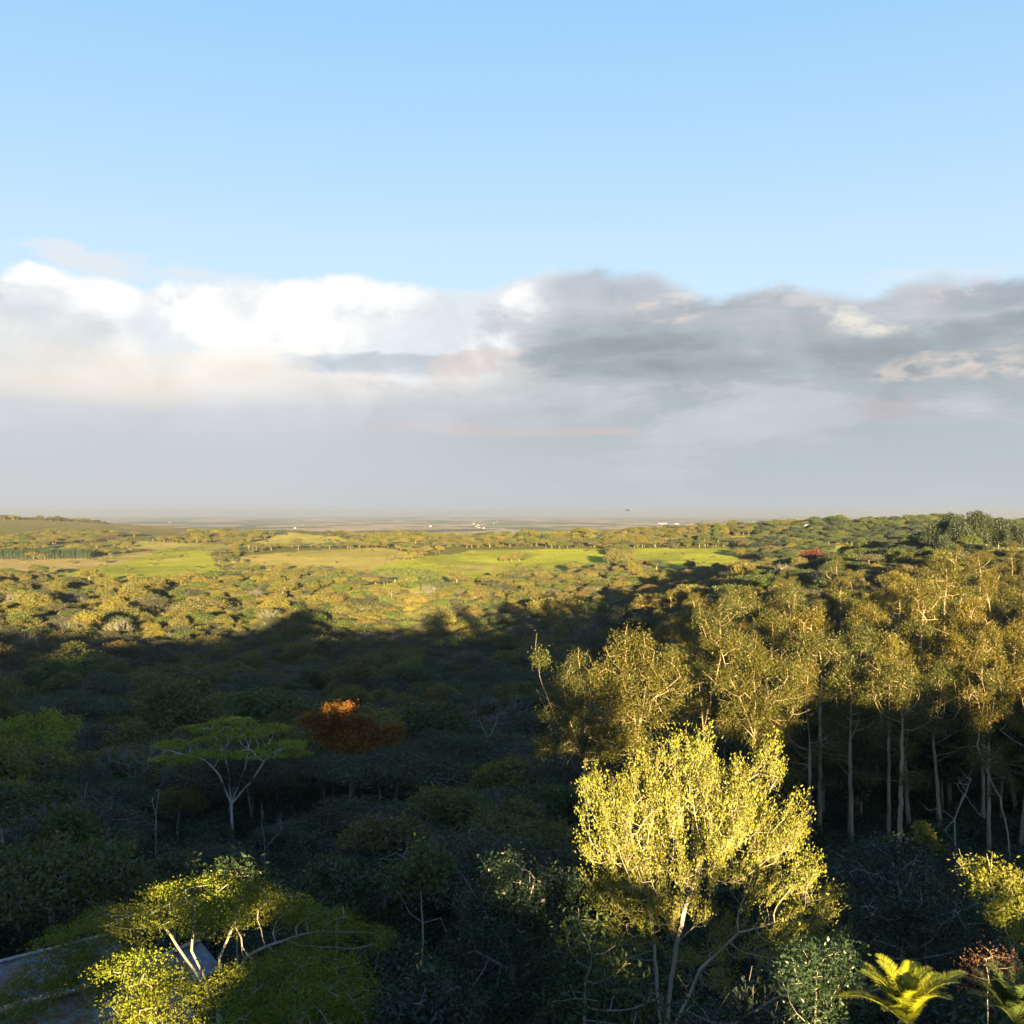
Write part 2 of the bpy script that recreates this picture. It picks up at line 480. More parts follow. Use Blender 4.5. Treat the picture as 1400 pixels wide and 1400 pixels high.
M['bark_dark'] = bark_mat('grey_bark', (0.10, 0.09, 0.075), (0.24, 0.21, 0.18))
M['bark_euc'] = bark_mat('gum_bark', (0.16, 0.10, 0.06), (0.32, 0.25, 0.17), 1.6)
M['bark_grey'] = bark_mat('dead_wood', (0.09, 0.088, 0.085), (0.17, 0.165, 0.16))

# ------------------------------------------------------------------ ground: one sheet, polar about the viewpoint, out past the horizon
def build_ground():
    fine = np.arange(-33, 33.01, 0.2)
    coarse_r = np.arange(35, 325, 2.5)
    ang = np.radians(np.concatenate([fine, coarse_r]))
    rad = np.unique(np.concatenate([np.geomspace(1.5, 500, 90), np.geomspace(500, 3200, 190), np.geomspace(3200, 34000, 110)]))
    A, R = np.meshgrid(ang, rad)
    X = R * np.sin(A); Y = R * np.cos(A)
    Z = gz(X, Y)
    n, k = A.shape
    verts = np.stack([X, Y, Z], -1).reshape(-1, 3)
    i = np.arange(n - 1)[:, None] * k; j = np.arange(k)[None, :]; j2 = (j + 1) % k
    quads = np.stack([i + j, i + j2, i + k + j2, i + k + j], -1).reshape(-1, 4)[:, ::-1]
    c = len(verts)
    verts = np.vstack([verts, [[0, 0, float(gz(0, 0))]]])
    jj = np.arange(k); tris = np.stack([np.full(k, c), jj, (jj + 1) % k], -1)[:, ::-1]
    x = verts[:, 0]; y = verts[:, 1]
    cols = np.empty((len(verts), 4)); cols[:, 3] = 0
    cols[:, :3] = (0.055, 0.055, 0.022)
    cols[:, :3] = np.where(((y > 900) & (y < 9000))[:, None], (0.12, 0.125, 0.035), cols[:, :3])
    f = field_of(x, y)
    for q, (_, cc) in enumerate(FIELDS):
        cols[f == q, :3] = cc
    # patches of drier grass in the green fields
    dry = sst(fbm(x, y, 90, 31) + 0.3 * fbm(x, y, 25, 37), 0.08, 0.2)[:, None] * (f >= 0)[:, None] * 0.55
    cols[:, :3] = cols[:, :3] * (1 - dry) + np.array(TAN) * dry
    grn = sst(fbm(x, y, 70, 41) + 0.4 * fbm(x, y, 20, 47), 0.02, 0.16)[:, None] * (f >= 0)[:, None] * 0.5
    cols[:, :3] = cols[:, :3] * (1 - grn) + np.array((0.14, 0.17, 0.03)) * grn
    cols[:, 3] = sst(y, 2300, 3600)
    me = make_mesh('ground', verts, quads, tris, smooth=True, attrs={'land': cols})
    m, g = new_mat('land')
    at = g.node('ShaderNodeAttribute', attribute_name='land')
    ge = g.node('ShaderNodeNewGeometry')
    pos = ge.outputs['Position']
    # far plain: patchwork of small farms
    mp = g.node('ShaderNodeMapping'); mp.inputs['Scale'].default_value = (1 / 420, 1 / 900, 0)
    mp.inputs['Rotation'].default_value = (0, 0, 0.35)
    g.put(mp.inputs[0], pos)
    wob = g.node('ShaderNodeVectorMath', operation='ADD')
    nz = g.node('ShaderNodeTexNoise'); g.put(nz.inputs['Vector'], mp.outputs[0]); nz.inputs['Scale'].default_value = 1.5
    g.put(wob.inputs[0], mp.outputs[0]); g.put(wob.inputs[1], nz.outputs['Color'])
    vo = g.node('ShaderNodeTexVoronoi', feature='F1', distance='CHEBYCHEV'); g.put(vo.inputs['Vector'], wob.outputs[0]); vo.inputs['Scale'].default_value = 1.0
    sc_ = g.node('ShaderNodeSeparateColor'); g.put(sc_.inputs[0], vo.outputs['Color'])
    big = g.noise(pos, 1 / 2600, 4.0, 0.6)
    farm = g.ramp(g.m('ADD', g.m('MULTIPLY', sc_.outputs[0], 0.75), g.m('SUBTRACT', g.m('MULTIPLY', big, 0.9), 0.32)),
                  [(0.0, (0.05, 0.075, 0.03, 1)), (0.28, (0.10, 0.12, 0.045, 1)), (0.45, (0.16, 0.17, 0.06, 1)), (0.5, (0.38, 0.27, 0.17, 1)), (0.7, (0.52, 0.38, 0.27, 1)), (0.84, (0.20, 0.22, 0.08, 1)), (1.0, (0.70, 0.52, 0.36, 1))])
    # tree rows of plantations on the slopes
    sx = g.node('ShaderNodeSeparateXYZ'); g.put(sx.inputs[0], pos)
    trees = g.noise(pos, 1 / 22, 3.0, 0.7)
    farm = g.mix(g.ss(trees, 0.56, 0.64), farm, (0.035, 0.055, 0.022, 1))
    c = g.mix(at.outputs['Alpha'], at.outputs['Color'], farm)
    fine_n = g.noise(pos, 0.35, 5.0, 0.7)
    med = g.noise(pos, 0.03, 5.0, 0.65)
    c = g.mix(1.0, c, g.ramp(g.m('ADD', g.m('MULTIPLY', fine_n, 0.5), g.m('MULTIPLY', med, 0.5)), [(0.3, (0.6, 0.62, 0.55, 1)), (0.7, (1.3, 1.25, 1.2, 1))]), 'MULTIPLY')
    pr = g.node('ShaderNodeBsdfPrincipled'); g.put(pr.inputs['Base Color'], c); pr.inputs['Roughness'].default_value = 0.95
    pr.inputs['Specular IOR Level'].default_value = 0.1
    # standing grass: tussock relief so that blades catch the low sun
    gr = g.noise(pos, 0.8, 3.0, 0.6)
    bp = g.node('ShaderNodeBump'); bp.inputs['Strength'].default_value = 1.0; bp.inputs['Distance'].default_value = 3.5
    g.put(bp.inputs['Height'], gr); g.nt.links.new(bp.outputs[0], pr.inputs['Normal'])
    o = g.node('ShaderNodeOutputMaterial'); g.nt.links.new(pr.outputs[0], o.inputs[0])
    me.materials.append(m)
    tag(add('ground', me), kind='structure')


build_ground()

# ------------------------------------------------------------------ tree growing
def unit(v): return v / np.maximum(np.linalg.norm(v, axis=-1, keepdims=True), 1e-9)


def ell_pts(n, c, r, lo=0.0, shell=0.5, r_=None):
    """random points in an ellipsoid, biased to its shell; lo cuts the underside"""
    r_ = r_ or rng
    out = []
    while sum(len(o) for o in out) < n:
        v = unit(r_.normal(size=(n * 2, 3)))
        q = r_.random((n * 2, 1)) ** (1 / (3 + 4 * shell))
        p = v * q
        out.append(p[p[:, 2] > lo])
    return np.concatenate(out)[:n] * np.array(r) + np.array(c)


def grow(attr, roots, step, dk, di, maxit=90, tropism=0.0, wob=0.12):
    """space colonisation; roots: list of point lists (initial stems)"""
    nodes = []; par = []
    for pts in roots:
        for i, p in enumerate(pts):
            if i == 0:
                if pts[0] is roots[0][0] or not nodes:
                    nodes.append(np.array(p, float)); par.append(-1); last = 0
                else:
                    d = [np.linalg.norm(np.array(p) - q) for q in nodes]; last = int(np.argmin(d))
                    if d[last] > 1e-3:
                        nodes.append(np.array(p, float)); par.append(last); last = len(nodes) - 1
            else:
                a = nodes[last]; b = np.array(p, float)
                k = max(1, int(np.linalg.norm(b - a) / step))
                for j in range(1, k + 1):
                    w = (rng.normal(size=3) * step * 0.045) if j < k else 0
                    nodes.append(a + (b - a) * j / k + w); par.append(last); last = len(nodes) - 1
    attr = np.array(attr, float); grow.n0 = len(nodes)
    for it in range(maxit):
        if len(attr) == 0: break
        kt = kdtree.KDTree(len(nodes))
        for i, p in enumerate(nodes): kt.insert(p, i)
        kt.balance()
        acc = {}; keep = np.ones(len(attr), bool)
        for ai, a in enumerate(attr):
            _, idx, d = kt.find(a)
            if d < dk: keep[ai] = False; continue
            if d < di:
                v = (a - nodes[idx]) / d
                if idx in acc: acc[idx] += v
                else: acc[idx] = v.copy()
        attr = attr[keep]
        if not acc: 
            if di > 50: break
            di *= 1.6; continue
        for idx, v in acc.items():
            v = v + rng.normal(size=3) * wob; v[2] += tropism
            nodes.append(nodes[idx] + unit(v) * step); par.append(idx)
    return np.array(nodes), np.array(par)


def radii(par, tip=0.012, pw=2.3):
    n = len(par); s = np.zeros(n); kids = np.zeros(n, int)
    for i in range(n):
        if par[i] >= 0: kids[par[i]] += 1
    for i in range(n - 1, -1, -1):
        if kids[i] == 0: s[i] = tip ** pw
        if par[i] >= 0: s[par[i]] += s[i] + (tip * 0.25) ** pw
    return s ** (1 / pw), kids


def tubes(A, B, ra, rb, k=5):
    """frusta between point arrays -> verts, quads"""
    d = unit(B - A)
    ref = np.where(np.abs(d[:, 2:3]) > 0.9, np.array([[1.0, 0, 0]]), np.array([[0, 0, 1.0]]))
    u = unit(np.cross(d, ref)); v = np.cross(d, u)
    th = np.arange(k) * 2 * math.pi / k
    ring = u[:, None, :] * np.cos(th)[None, :, None] + v[:, None, :] * np.sin(th)[None, :, None]
    V = np.concatenate([A[:, None] + ring * ra[:, None, None], B[:, None] + ring * rb[:, None, None]], 1)
    n = len(A); base = (np.arange(n) * 2 * k)[:, None]
    j = np.arange(k)[None]; j2 = (j + 1) % k
    Q = np.stack([base + j, base + j2, base + k + j2, base + k + j], -1).reshape(-1, 4)
    return V.reshape(-1, 3), Q


def skeleton_mesh(name, nodes, par, rad, mat, extra=None, k=6, rmax=None):
    e = np.where(par >= 0)[0]; p = par[e]
    if rmax: rad = np.minimum(rad, rmax)
    ra = np.minimum(rad[p], rad[e] * 1.25); rb = rad[e]
    V, Q = tubes(nodes[p], nodes[e] + (nodes[e] - nodes[p]) * 0.04, ra, rb, k)
    if extra is not None:
        V2, Q2 = tubes(extra[0], extra[1], extra[2], extra[3], 3)
        Q = np.vstack([Q, Q2 + len(V)]); V = np.vstack([V, V2])
    return make_mesh(name, V, Q, smooth=True, mats=[mat])


def leaf_cloud(cent, per, spread, size, aspect=0.45, droop=0.0, up=0.0, out_c=None, out_w=0.0, fold=False, dirs=None, clump_tone=True):
    """leaves as small pointed faces round each centre -> verts, quads, tone"""
    n = len(cent)
    C = np.repeat(cent, per, axis=0)
    P = C + rng.normal(size=C.shape) * np.array(spread)
    ax = unit(rng.normal(size=C.shape) + (0 if dirs is None else np.repeat(dirs, per, axis=0) * 1.6) + np.array([0, 0, up - droop]))
    nr = rng.normal(size=C.shape)
    if out_c is not None: nr = nr + unit(P - np.array(out_c)) * out_w
    side = unit(np.cross(ax, nr))
    L = size * (0.65 + 0.7 * rng.random((len(C), 1))); W = L * aspect
    a = P - ax * L * 0.5; b = P + ax * L * 0.5; mid = P - ax * L * 0.05
    l = mid - side * W * 0.5; r = mid + side * W * 0.5
    nn = np.cross(side, ax)
    l = l + nn * W * 0.22; r = r + nn * W * 0.22
    V = np.stack([a, r, b, l], 1).reshape(-1, 3)
    Q = np.arange(len(V)).reshape(-1, 4)
    ph = rng.random(6) * 6.28
    lf = 0.5 + 0.25 * (np.sin(C[:, 0] * 1.3 + ph[0] + 1.5 * np.sin(C[:, 2] * 1.1 + ph[1])) + np.sin(C[:, 1] * 1.2 + ph[2] + 1.5 * np.sin(C[:, 0] * 0.9 + C[:, 2] * 1.4 + ph[3])))  # clump-wide tone painted in for missing shaded gaps between clumps
    tone = 0.40 * rng.random(len(C)) + 0.22 * np.repeat(rng.random(n), per) + 0.38 * lf
    return V, Q, np.repeat(tone, 4)


def crown_mesh(name, parts, mat):
    V = []; Q = []; T = []; o = 0
    for v, q, t in parts:
        V.append(v); Q.append(q + o); T.append(t); o += len(v)
    return make_mesh(name, np.vstack(V), np.vstack(Q), mats=[mat], attrs={'rnd': np.concatenate(T)})


class Proto:
    def __init__(self, crown, trunk, height, name='tree'):
        self.crown = crown; self.trunk = trunk; self.h = height; self.name = name


def twigs(tips, nper, length, up=0.5, outc=None, rad=0.008, jit=0.5):
    A = np.repeat(tips, nper, axis=0)
    d = rng.normal(size=A.shape) * jit
    if outc is not None: d += unit(A - np.array(outc))
    d[:, 2] += up
    d = unit(d); L = length * (0.5 + rng.random((len(A), 1)))
    B = A + d * L
    n = len(A)
    return A, B, np.full(n, rad), np.full(n, rad * 0.5), d


# --- kinds of the wood
def proto_round(seed, R=4.2, H=8.5, mat='canopy', leaf=0.34, n=260, per=20, bark='bark_dark', flat=0.62, spread=0.42):
    global rng; rng = np.random.default_rng(seed)
    c = np.array([0, 0, H - R * flat])
    lumps = ell_pts(7, (0, 0, c[2]), (R * 0.62, R * 0.62, R * flat * 0.6), -0.1, 0.9)
    at = np.concatenate([ell_pts(n // 8, l, (R * 0.5, R * 0.5, R * flat * 0.5), -0.35, 0.8) for l in lumps] + [ell_pts(n // 8, c, (R * 0.7, R * 0.7, R * flat), -0.2, 0.9)])
    nodes, par = grow(at, [[(0, 0, 0), (0.15, 0, H * 0.28)]], 0.7, 0.9, 6.0, 40, 0.05)
    rad, kids = radii(par, 0.03)
    tm = skeleton_mesh('limbs', nodes, par, rad, M[bark], rmax=0.32, k=5)
    V = leaf_cloud(at, per, (spread, spread, spread * 0.65), leaf, 0.6, up=0.2, out_c=(0, 0, H * 0.3), out_w=0.9)
    return Proto(crown_mesh('foliage', [V], M[mat]), tm, (V[0][:, 2]).max(), 'woodland_tree')


def proto_thorn(seed, R=5.5, H=8.0, mat='thorn', leaf=0.26, layers=6, n=300, per=18, bark='bark_grey'):
    global rng; rng = np.random.default_rng(seed)
    at = []
    for i in range(layers):
        a = rng.random() * 6.28; q = R * (0.15 + 0.5 * rng.random()) if i else 0
        z = H * (1.0 - 0.30 * (q / R) - 0.10 * rng.random())
        rr = R * (0.40 + 0.25 * rng.random())
        at.append(ell_pts(n // layers, (q * math.cos(a), q * math.sin(a), z - 0.5), (rr, rr, 0.42), -0.4, 0.2))
    at = np.concatenate(at)
    nodes, par = grow(at, [[(0, 0, 0), (0.2, 0.1, H * 0.3)]], 0.6, 0.8, 7.0, 45, 0.0)
    rad, kids = radii(par, 0.022)
    tm = skeleton_mesh('limbs', nodes, par, rad, M[bark], rmax=0.28, k=5)
    V = leaf_cloud(at, per, (0.5, 0.5, 0.13), leaf, 0.5, up=0.0, out_c=(0, 0, -5), out_w=1.2)
    return Proto(crown_mesh('foliage', [V], M[mat]), tm, V[0][:, 2].max(), 'thorn_tree')


def proto_bare(seed, R=3.6, H=8.0, leafy=0.25):
    global rng; rng = np.random.default_rng(seed)
    at = ell_pts(260, (0, 0, H * 0.64), (R, R, H * 0.36), -0.8, 0.3)
    nodes, par = grow(at, [[(0, 0, 0), (0.1, 0.1, H * 0.22)]], 0.5, 0.65, 5.0, 50, 0.15)
    rad, kids = radii(par, 0.022)
    tips = nodes[kids == 0]
    A, B, r1, r2, d = twigs(tips, 7, 1.2, 0.6, (0, 0, H * 0.3), 0.017)
    tm = skeleton_mesh('limbs', nodes, par, rad, M['bark_grey'], (A, B, r1, r2), rmax=0.2, k=5)
    V = leaf_cloud(B[::3], 3, (0.2, 0.2, 0.2), 0.2, 0.5)
    return Proto(crown_mesh('foliage', [V], M['thorn']), tm, B[:, 2].max(), 'bare_tree')


def proto_euc(seed, R=4.6, H=20.0, n=34, per=130, leaf=0.25, low=0.5, mat='euc', trunk_r=0.34):
    global rng; rng = np.random.default_rng(seed)
    lumps = []
    for i in range(n):
        t = low + (1 - low) * rng.random() ** 0.7
        env = R * (math.sin(math.pi * min(1.0, (t - low) / (1 - low) * 0.72 + 0.22)))
        a = rng.random() * 6.28; q = env * math.sqrt(rng.random()) 
        lumps.append((q * math.cos(a), q * math.sin(a), t * H))
    lumps = np.array(lumps)
    at = np.concatenate([ell_pts(12, l, (0.95, 0.95, 0.55), -1, 0.3) for l in lumps])
    lean = rng.normal(size=2) * 0.5
    nodes, par = grow(at, [[(0, 0, 0), (lean[0] * 0.5, lean[1] * 0.5, H * low * 0.6), (lean[0], lean[1], H * 0.62)]], 0.7, 0.8, 9.0, 60, 0.35, 0.08)
    rad, kids = radii(par, 0.019, 2.2)
    # trunk tapers
    rad = np.minimum(rad, trunk_r * (1.05 - 0.5 * nodes[:, 2] / H))
    rad[:grow.n0] = trunk_r * (0.85 - 0.62 * nodes[:grow.n0, 2] / H)
    tm = skeleton_mesh('limbs', nodes, par, rad, M['bark_euc'], k=7)
    tips = nodes[kids == 0]
    A = leaf_cloud(at, per // 6, (0.32, 0.32, 0.28), leaf, 0.3, droop=0.9)
    B = leaf_cloud(tips, per // 3, (0.35, 0.35, 0.42), leaf, 0.3, droop=0.9)
    return Proto(crown_mesh('foliage', [A, B], M[mat]), tm, at[:, 2].max() + 0.4, 'gum_tree')


def proto_bush(seed, R=2.4, H=2.6, mat='dark', leaf=0.24, n=120, per=22):
    global rng; rng = np.random.default_rng(seed)
    at = ell_pts(n, (0, 0, H * 0.35), (R, R, H * 0.62), -0.45, 0.7)
    nodes, par = grow(at, [[(0, 0, 0), (0, 0, 0.3)]], 0.5, 0.7, 5.0, 20, 0.1)
    rad, kids = radii(par, 0.018)
    tm = skeleton_mesh('limbs', nodes, par, rad, M['bark_dark'], rmax=0.12, k=4)
    V = leaf_cloud(at, per, (0.3, 0.3, 0.26), leaf, 0.55, up=0.3, out_c=(0, 0, 0), out_w=0.8)
    return Proto(crown_mesh('foliage', [V], M[mat]), tm, V[0][:, 2].max(), 'bush')


def proto_pine(seed, H=15.0, R=2.3):
    global rng; rng = np.random.default_rng(seed)
    A = []; B = []
    for i in range(150):
        t = 0.12 + 0.86 * rng.random(); a = rng.random() * 6.28
        r = R * (1.05 - t) ** 0.75 * (0.75 + 0.4 * rng.random())
        A.append((0, 0, t * H)); B.append((r * math.cos(a), r * math.sin(a), t * H + r * 0.05))
    A = np.array(A); B = np.array(B)
    tA = np.array([[0, 0, 0.0], [0, 0, H * 0.5]]); tB = np.array([[0, 0, H * 0.5], [0, 0, H]])
    V1, Q1 = tubes(np.vstack([tA, A]), np.vstack([tB, B]), np.concatenate([[0.22, 0.14], np.full(150, 0.04)]), np.concatenate([[0.14, 0.02], np.full(150, 0.01)]), 5)
    tm = make_mesh('limbs', V1, Q1, smooth=True, mats=[M['bark_dark']])
    cs = np.concatenate([A + (B - A) * f for f in (0.35, 0.65, 0.95)])
    V = leaf_cloud(cs, 14, (0.28, 0.28, 0.16), 0.45, 0.3, droop=0.2)
    return Proto(crown_mesh('foliage', [V], M['pine']), tm, H, 'pine_tree')


rounds = [proto_round(11), proto_round(12, 6.6, 8.2, flat=0.42, n=380), proto_round(13, 3.6, 9.0, flat=0.85), proto_round(14, 4.4, 8.6, 'green', flat=0.6), proto_round(15, 5.0, 9.4, flat=0.7)]
thorns = [proto_thorn(21), proto_thorn(22, 6.2, 8.4, layers=8), proto_thorn(23, 4.8, 7.6, layers=5), proto_thorn(24, 5.6, 8.8, layers=9, n=380)]
bares = [proto_bare(31), proto_bare(32, 3.0, 7.4)]
eucs = [proto_euc(41, n=32, low=0.44), proto_euc(42, 4.2, 21, 30, low=0.40), proto_euc(43, 5.2, 19, 36, low=0.46), proto_euc(44, 3.8, 18, 26, low=0.36)]
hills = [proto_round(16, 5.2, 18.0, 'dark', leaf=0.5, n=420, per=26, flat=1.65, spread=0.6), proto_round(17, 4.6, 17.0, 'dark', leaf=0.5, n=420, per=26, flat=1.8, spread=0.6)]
bushes = [proto_bush(51), proto_bush(52, 2.0, 3.2, 'broad')]
pines = [proto_pine(61), proto_pine(62, 14, 2.0)]
grounded = []        # (x, y, radius) kept free of wood


def place(pr, x, y, scale, label, cat, group=None, name=None, zoff=-0.15, rz=None, sxy=1.0, clear=None):
    o = empty(name or pr.name, (x, y, float(gz(x, y)) + zoff))
    o.rotation_euler = (0, 0, random.random() * 6.28 if rz is None else rz)
    o.scale = (scale * sxy, scale * sxy, scale)
    tag(o, label, cat, group)
    add('trunk', pr.trunk, o); 
    if pr.crown is not None: add('crown', pr.crown, o)
    if clear is not None: grounded.append((x, y, clear))
    return o


def place_top(pr, px, pytop, d, label, cat, group=None, name=None, rz=None, sxy=1.0, clear=3.0, zoff=-0.15):
    x = (px - 700) / FPX * d
    zt = CAMZ - (pytop - 700) / FPX * d
    s = (zt - float(gz(x, d)) - zoff) / pr.h
    return place(pr, x, d, s, label, cat, group, name, zoff, rz, sxy / 1.0, clear)

# ------------------------------------------------------------------ foreground trees
def big_tree(seed, px, d, ztop_px, build):
    """empty on the ground under pixel column px at distance d; build works in local metres"""
    x = (px - 700) / FPX * d
    z0 = float(gz(x, d)) - 0.2
    return x, z0, CAMZ - (ztop_px - 700) / FPX * d - z0


def local(px, py, d, x0, z0): return ((px - 700) / FPX * d - x0, 0.0, CAMZ - (py - 700) / FPX * d - z0)


# 1. the sunlit bright tree
def sunlit_tree():
    global rng; rng = np.random.default_rng(101)
    d = 38.0; x0, z0, h = big_tree(0, 915, d, 1010, None)
    L = lambda px, py: np.array(local(px, py, d, x0, z0))
    s = d / FPX
    at = []
    for (px, py, rx, ry, ryy, n) in [(850, 1140, 62, 75, 2.6, 330), (960, 1100, 75, 80, 3.2, 520), (1045, 1110, 62, 72, 3.0, 380), (930, 1180, 110, 60, 3.6, 420),
                                     (1050, 1200, 62, 60, 2.6, 220), (1075, 1260, 55, 28, 2.0, 110), (1110, 1245, 34, 16, 0.8, 40),
                                     (1135, 1262, 14, 10, 0.4, 16), (830, 1255, 60, 30, 2.2, 110), (905, 1095, 46, 60, 2.4, 200), (945, 1060, 50, 42, 2.2, 150), (835, 1300, 52, 26, 1.6, 60), (1000, 1300, 60, 26, 1.8, 70), (960, 1335, 50, 20, 1.4, 40), (1085, 1335, 50, 18, 1.4, 40), (1130, 1310, 40, 16, 1.2, 50), (1060, 1310, 60, 20, 2.0, 60), (900, 1250, 60, 40, 2.6, 80)]:
        c = L(px, py)
        for c_ in ell_pts(7, c, (rx * s * 0.72, ryy * 0.72, ry * s * 0.72), -1, 0.7):
            at.append(ell_pts(int(n * 0.20), c_, (rx * s * 0.42, ryy * 0.42, ry * s * 0.42), -1, 0.2))
    at = np.concatenate(at)
    b = np.array((0, 0, 0.0))
    roots = [[b, (-0.25, 0.1, 1.6), tuple(L(893, 1275)), tuple(L(886, 1215))],
             [(-0.25, 0.1, 1.6), tuple(L(925, 1290)), tuple(L(937, 1240)), tuple(L(952, 1200))],
             [(-0.25, 0.1, 1.6), tuple(L(958, 1325)), tuple(L(985, 1300)), tuple(L(1010, 1275))],
             [tuple(L(925, 1290)), tuple(L(955, 1262))]]
    nodes, par = grow(at, roots, 0.34, 0.40, 6.0, 90, 0.34, 0.12)
    rad, kids = radii(par, 0.008, 2.3)
    tips = nodes[kids == 0]
    A, B, r1, r2, dd = twigs(np.concatenate([tips, nodes[(kids == 1) & (rad < 0.02)][::2]]), 3, 0.80, 0.85, tuple(L(920, 1300)), 0.005, 0.30)
    root = empty('leafy_tree', (x0, d, z0))
    tag(root, 'bright yellow-green sunlit tree with pale fanning limbs, standing in front of the dark wood', 'tree')
    add('trunk', skeleton_mesh('limbs', nodes, par, rad, M['bark'], (A, B, r1, r2), k=6, rmax=0.16), root)
    c1 = leaf_cloud(np.concatenate([A + (B - A) * f for f in (0.25, 0.5, 0.75)]), 5, (0.08, 0.08, 0.08), 0.10, 0.5, up=0.7, dirs=np.concatenate([dd] * 3))
    c2 = leaf_cloud(B, 10, (0.10, 0.10, 0.11), 0.105, 0.5, up=0.9, dirs=dd)
    c3 = leaf_cloud(tips, 10, (0.14, 0.14, 0.12), 0.10, 0.5)
    add('crown', crown_mesh('foliage', [c1, c2, c3], M['bright']), root)
    grounded.append((x0, d, 3.5))


sunlit_tree()


# 2. layered feathery trees, bottom left
def layered_tree(seed, px, d, limbs, pads, label, leaf=0.085, mat='flame', per=44, bark='bark', name='spreading_tree', tip=0.013, dens=20.0, cat='tree', lsp=0.9, pz=0.20):
    global rng; rng = np.random.default_rng(seed)
    x0, z0, _ = big_tree(0, px, d, 700, None)
    s = d / FPX
    L = lambda px, py, dy=0.0: np.array(((px - 700) / FPX * (d + dy) - x0, dy, CAMZ - (py - 700) / FPX * (d + dy) - z0))
    at = []
    for (qx, qy, rx, dy, ry) in pads:
        c = L(qx, qy, dy); rxx = rx * s
        n = int(dens * rxx * ry * 0.8) + 12
        p = ell_pts(n, (0, 0, 0), (rxx * 0.92, ry * 0.92, pz), -0.6, 0.1)
        p[:, 2] += -0.10 * (p[:, 0] ** 2 + p[:, 1] ** 2) / max(rxx, ry)
        at.append(p + c)
    at = np.concatenate(at)
    roots = [[np.array((0, 0, 0.0)), tuple(L(*limbs[0]))]]
    for q in limbs[1:]:
        roots.append([tuple(L(*limbs[0])), tuple(L(*q))])
    nodes, par = grow(at, roots, 0.36, 0.42, 7.0, 80, -0.02)
    rad, kids = radii(par, tip, 2.3)
    root = empty(name, (x0, d, z0))
    tag(root, label, cat)
    add('trunk', skeleton_mesh('limbs', nodes, par, rad, M[bark], k=6, rmax=0.26), root)
    V = leaf_cloud(at, per, (0.24 * lsp, 0.24 * lsp, 0.07 * lsp), leaf, 0.5, up=0.1, out_c=(0, 0, -4), out_w=1.0)
    add('crown', crown_mesh('foliage', [V], M[mat]), root)
    grounded.append((x0, d, 4.0))
    return root


layered_tree(111, 300, 34, [(300, 1375), (262, 1300, -0.5), (300, 1310, 0.5), (335, 1310, -0.3), (240, 1290, 1.0)],
             [(270, 1215, 62, 0.5, 1.8), (225, 1225, 40, 1.2, 1.4), (320, 1232, 60, 1.0, 1.8), (255, 1250, 75, -0.6, 1.6), (300, 1258, 50, -1.2, 1.3), (190, 1255, 60, 1.5, 1.6),
              (380, 1240, 65, 1.6, 1.8), (440, 1262, 60, 1.0, 1.6), (500, 1276, 50, 0.6, 1.2), (410, 1300, 70, -0.5, 1.6), (345, 1220, 50, 2.2, 1.4), (150, 1250, 45, 2.6, 1.4)],
             'layered spreading tree with pale bare limbs showing under its sunlit yellow top')
layered_tree(112, 120, 36, [(120, 1370), (90, 1310, 0), (150, 1310, 0.4)],
             [(95, 1285, 62, 0.6, 1.8), (130, 1270, 50, 1.4, 1.6), (150, 1300, 60, -0.4, 1.7), (70, 1325, 60, -0.8, 1.6), (120, 1330, 60, -1.2, 1.5), (40, 1350, 60, -1.4, 1.6), (100, 1355, 62, -1.6, 1.6), (160, 1330, 40, -1.0, 1.2), (20, 1380, 50, -2, 1.5)],
             'dark green layered tree spreading over the two rusty tin roofs')
layered_tree(113, 205, 27, [(205, 1385), (180, 1370, 0.2), (225, 1370, -0.2)],
             [(205, 1335, 44, 0.2, 0.9), (190, 1355, 44, -0.3, 0.9), (235, 1350, 30, 0.2, 0.8), (215, 1372, 44, -0.5, 0.9), (180, 1385, 36, -0.6, 0.9), (225, 1398, 40, -0.9, 0.8), (160, 1320, 24, 0.8, 0.7), (200, 1312, 30, 0.9, 0.6)],
             'small yellow sunlit feathery tree at the bottom edge, beside the tin roofs', leaf=0.08)
layered_tree(114, 420, 31, [(410, 1400), (380, 1350, 0.3), (440, 1350, 0.2), (410, 1340, 1.0)],
             [(400, 1320, 60, 0.8, 1.7), (460, 1330, 56, 0.6, 1.5), (340, 1335, 60, 0.4, 1.5), (420, 1350, 70, -0.4, 1.6), (350, 1365, 60, -0.6, 1.5), (480, 1362, 48, -0.4, 1.3), (400, 1385, 70, -1.2, 1.5), (310, 1390, 60, -1.4, 1.4), (300, 1350, 50, 0.2, 1.4), (470, 1395, 40, -1.4, 1.2)],
             'shaded green layered tree below the pale limbed one, along the bottom edge')
# umbrella tree in the valley
layered_tree(115, 318, 100, [(316, 1100), (300, 1060, -1.0), (312, 1050, 1.0), (335, 1050, 0.5), (348, 1062, -0.5)],
             [(318, 986, 34, 0, 2.4), (275, 995, 34, 1.0, 2.0), (365, 994, 36, 1.0, 2.0), (330, 1000, 44, -1.5, 2.0), (246, 1016, 34, -1.0, 1.8), (232, 1038, 34, -2.4, 1.7), (285, 1030, 44, -2.6, 1.9),
              (390, 1018, 36, -1.5, 1.8), (350, 1030, 44, -3.0, 1.7), (300, 1010, 44, 2.0, 2.4), (402, 1028, 24, -1.0, 1.2)],
             'flat topped green umbrella tree with a fan of pale limbs, alone in the shaded valley', leaf=0.26, mat='umbrella', per=34, name='umbrella_tree', bark='bark_white', tip=0.018, dens=4.5, lsp=1.15, pz=0.22)


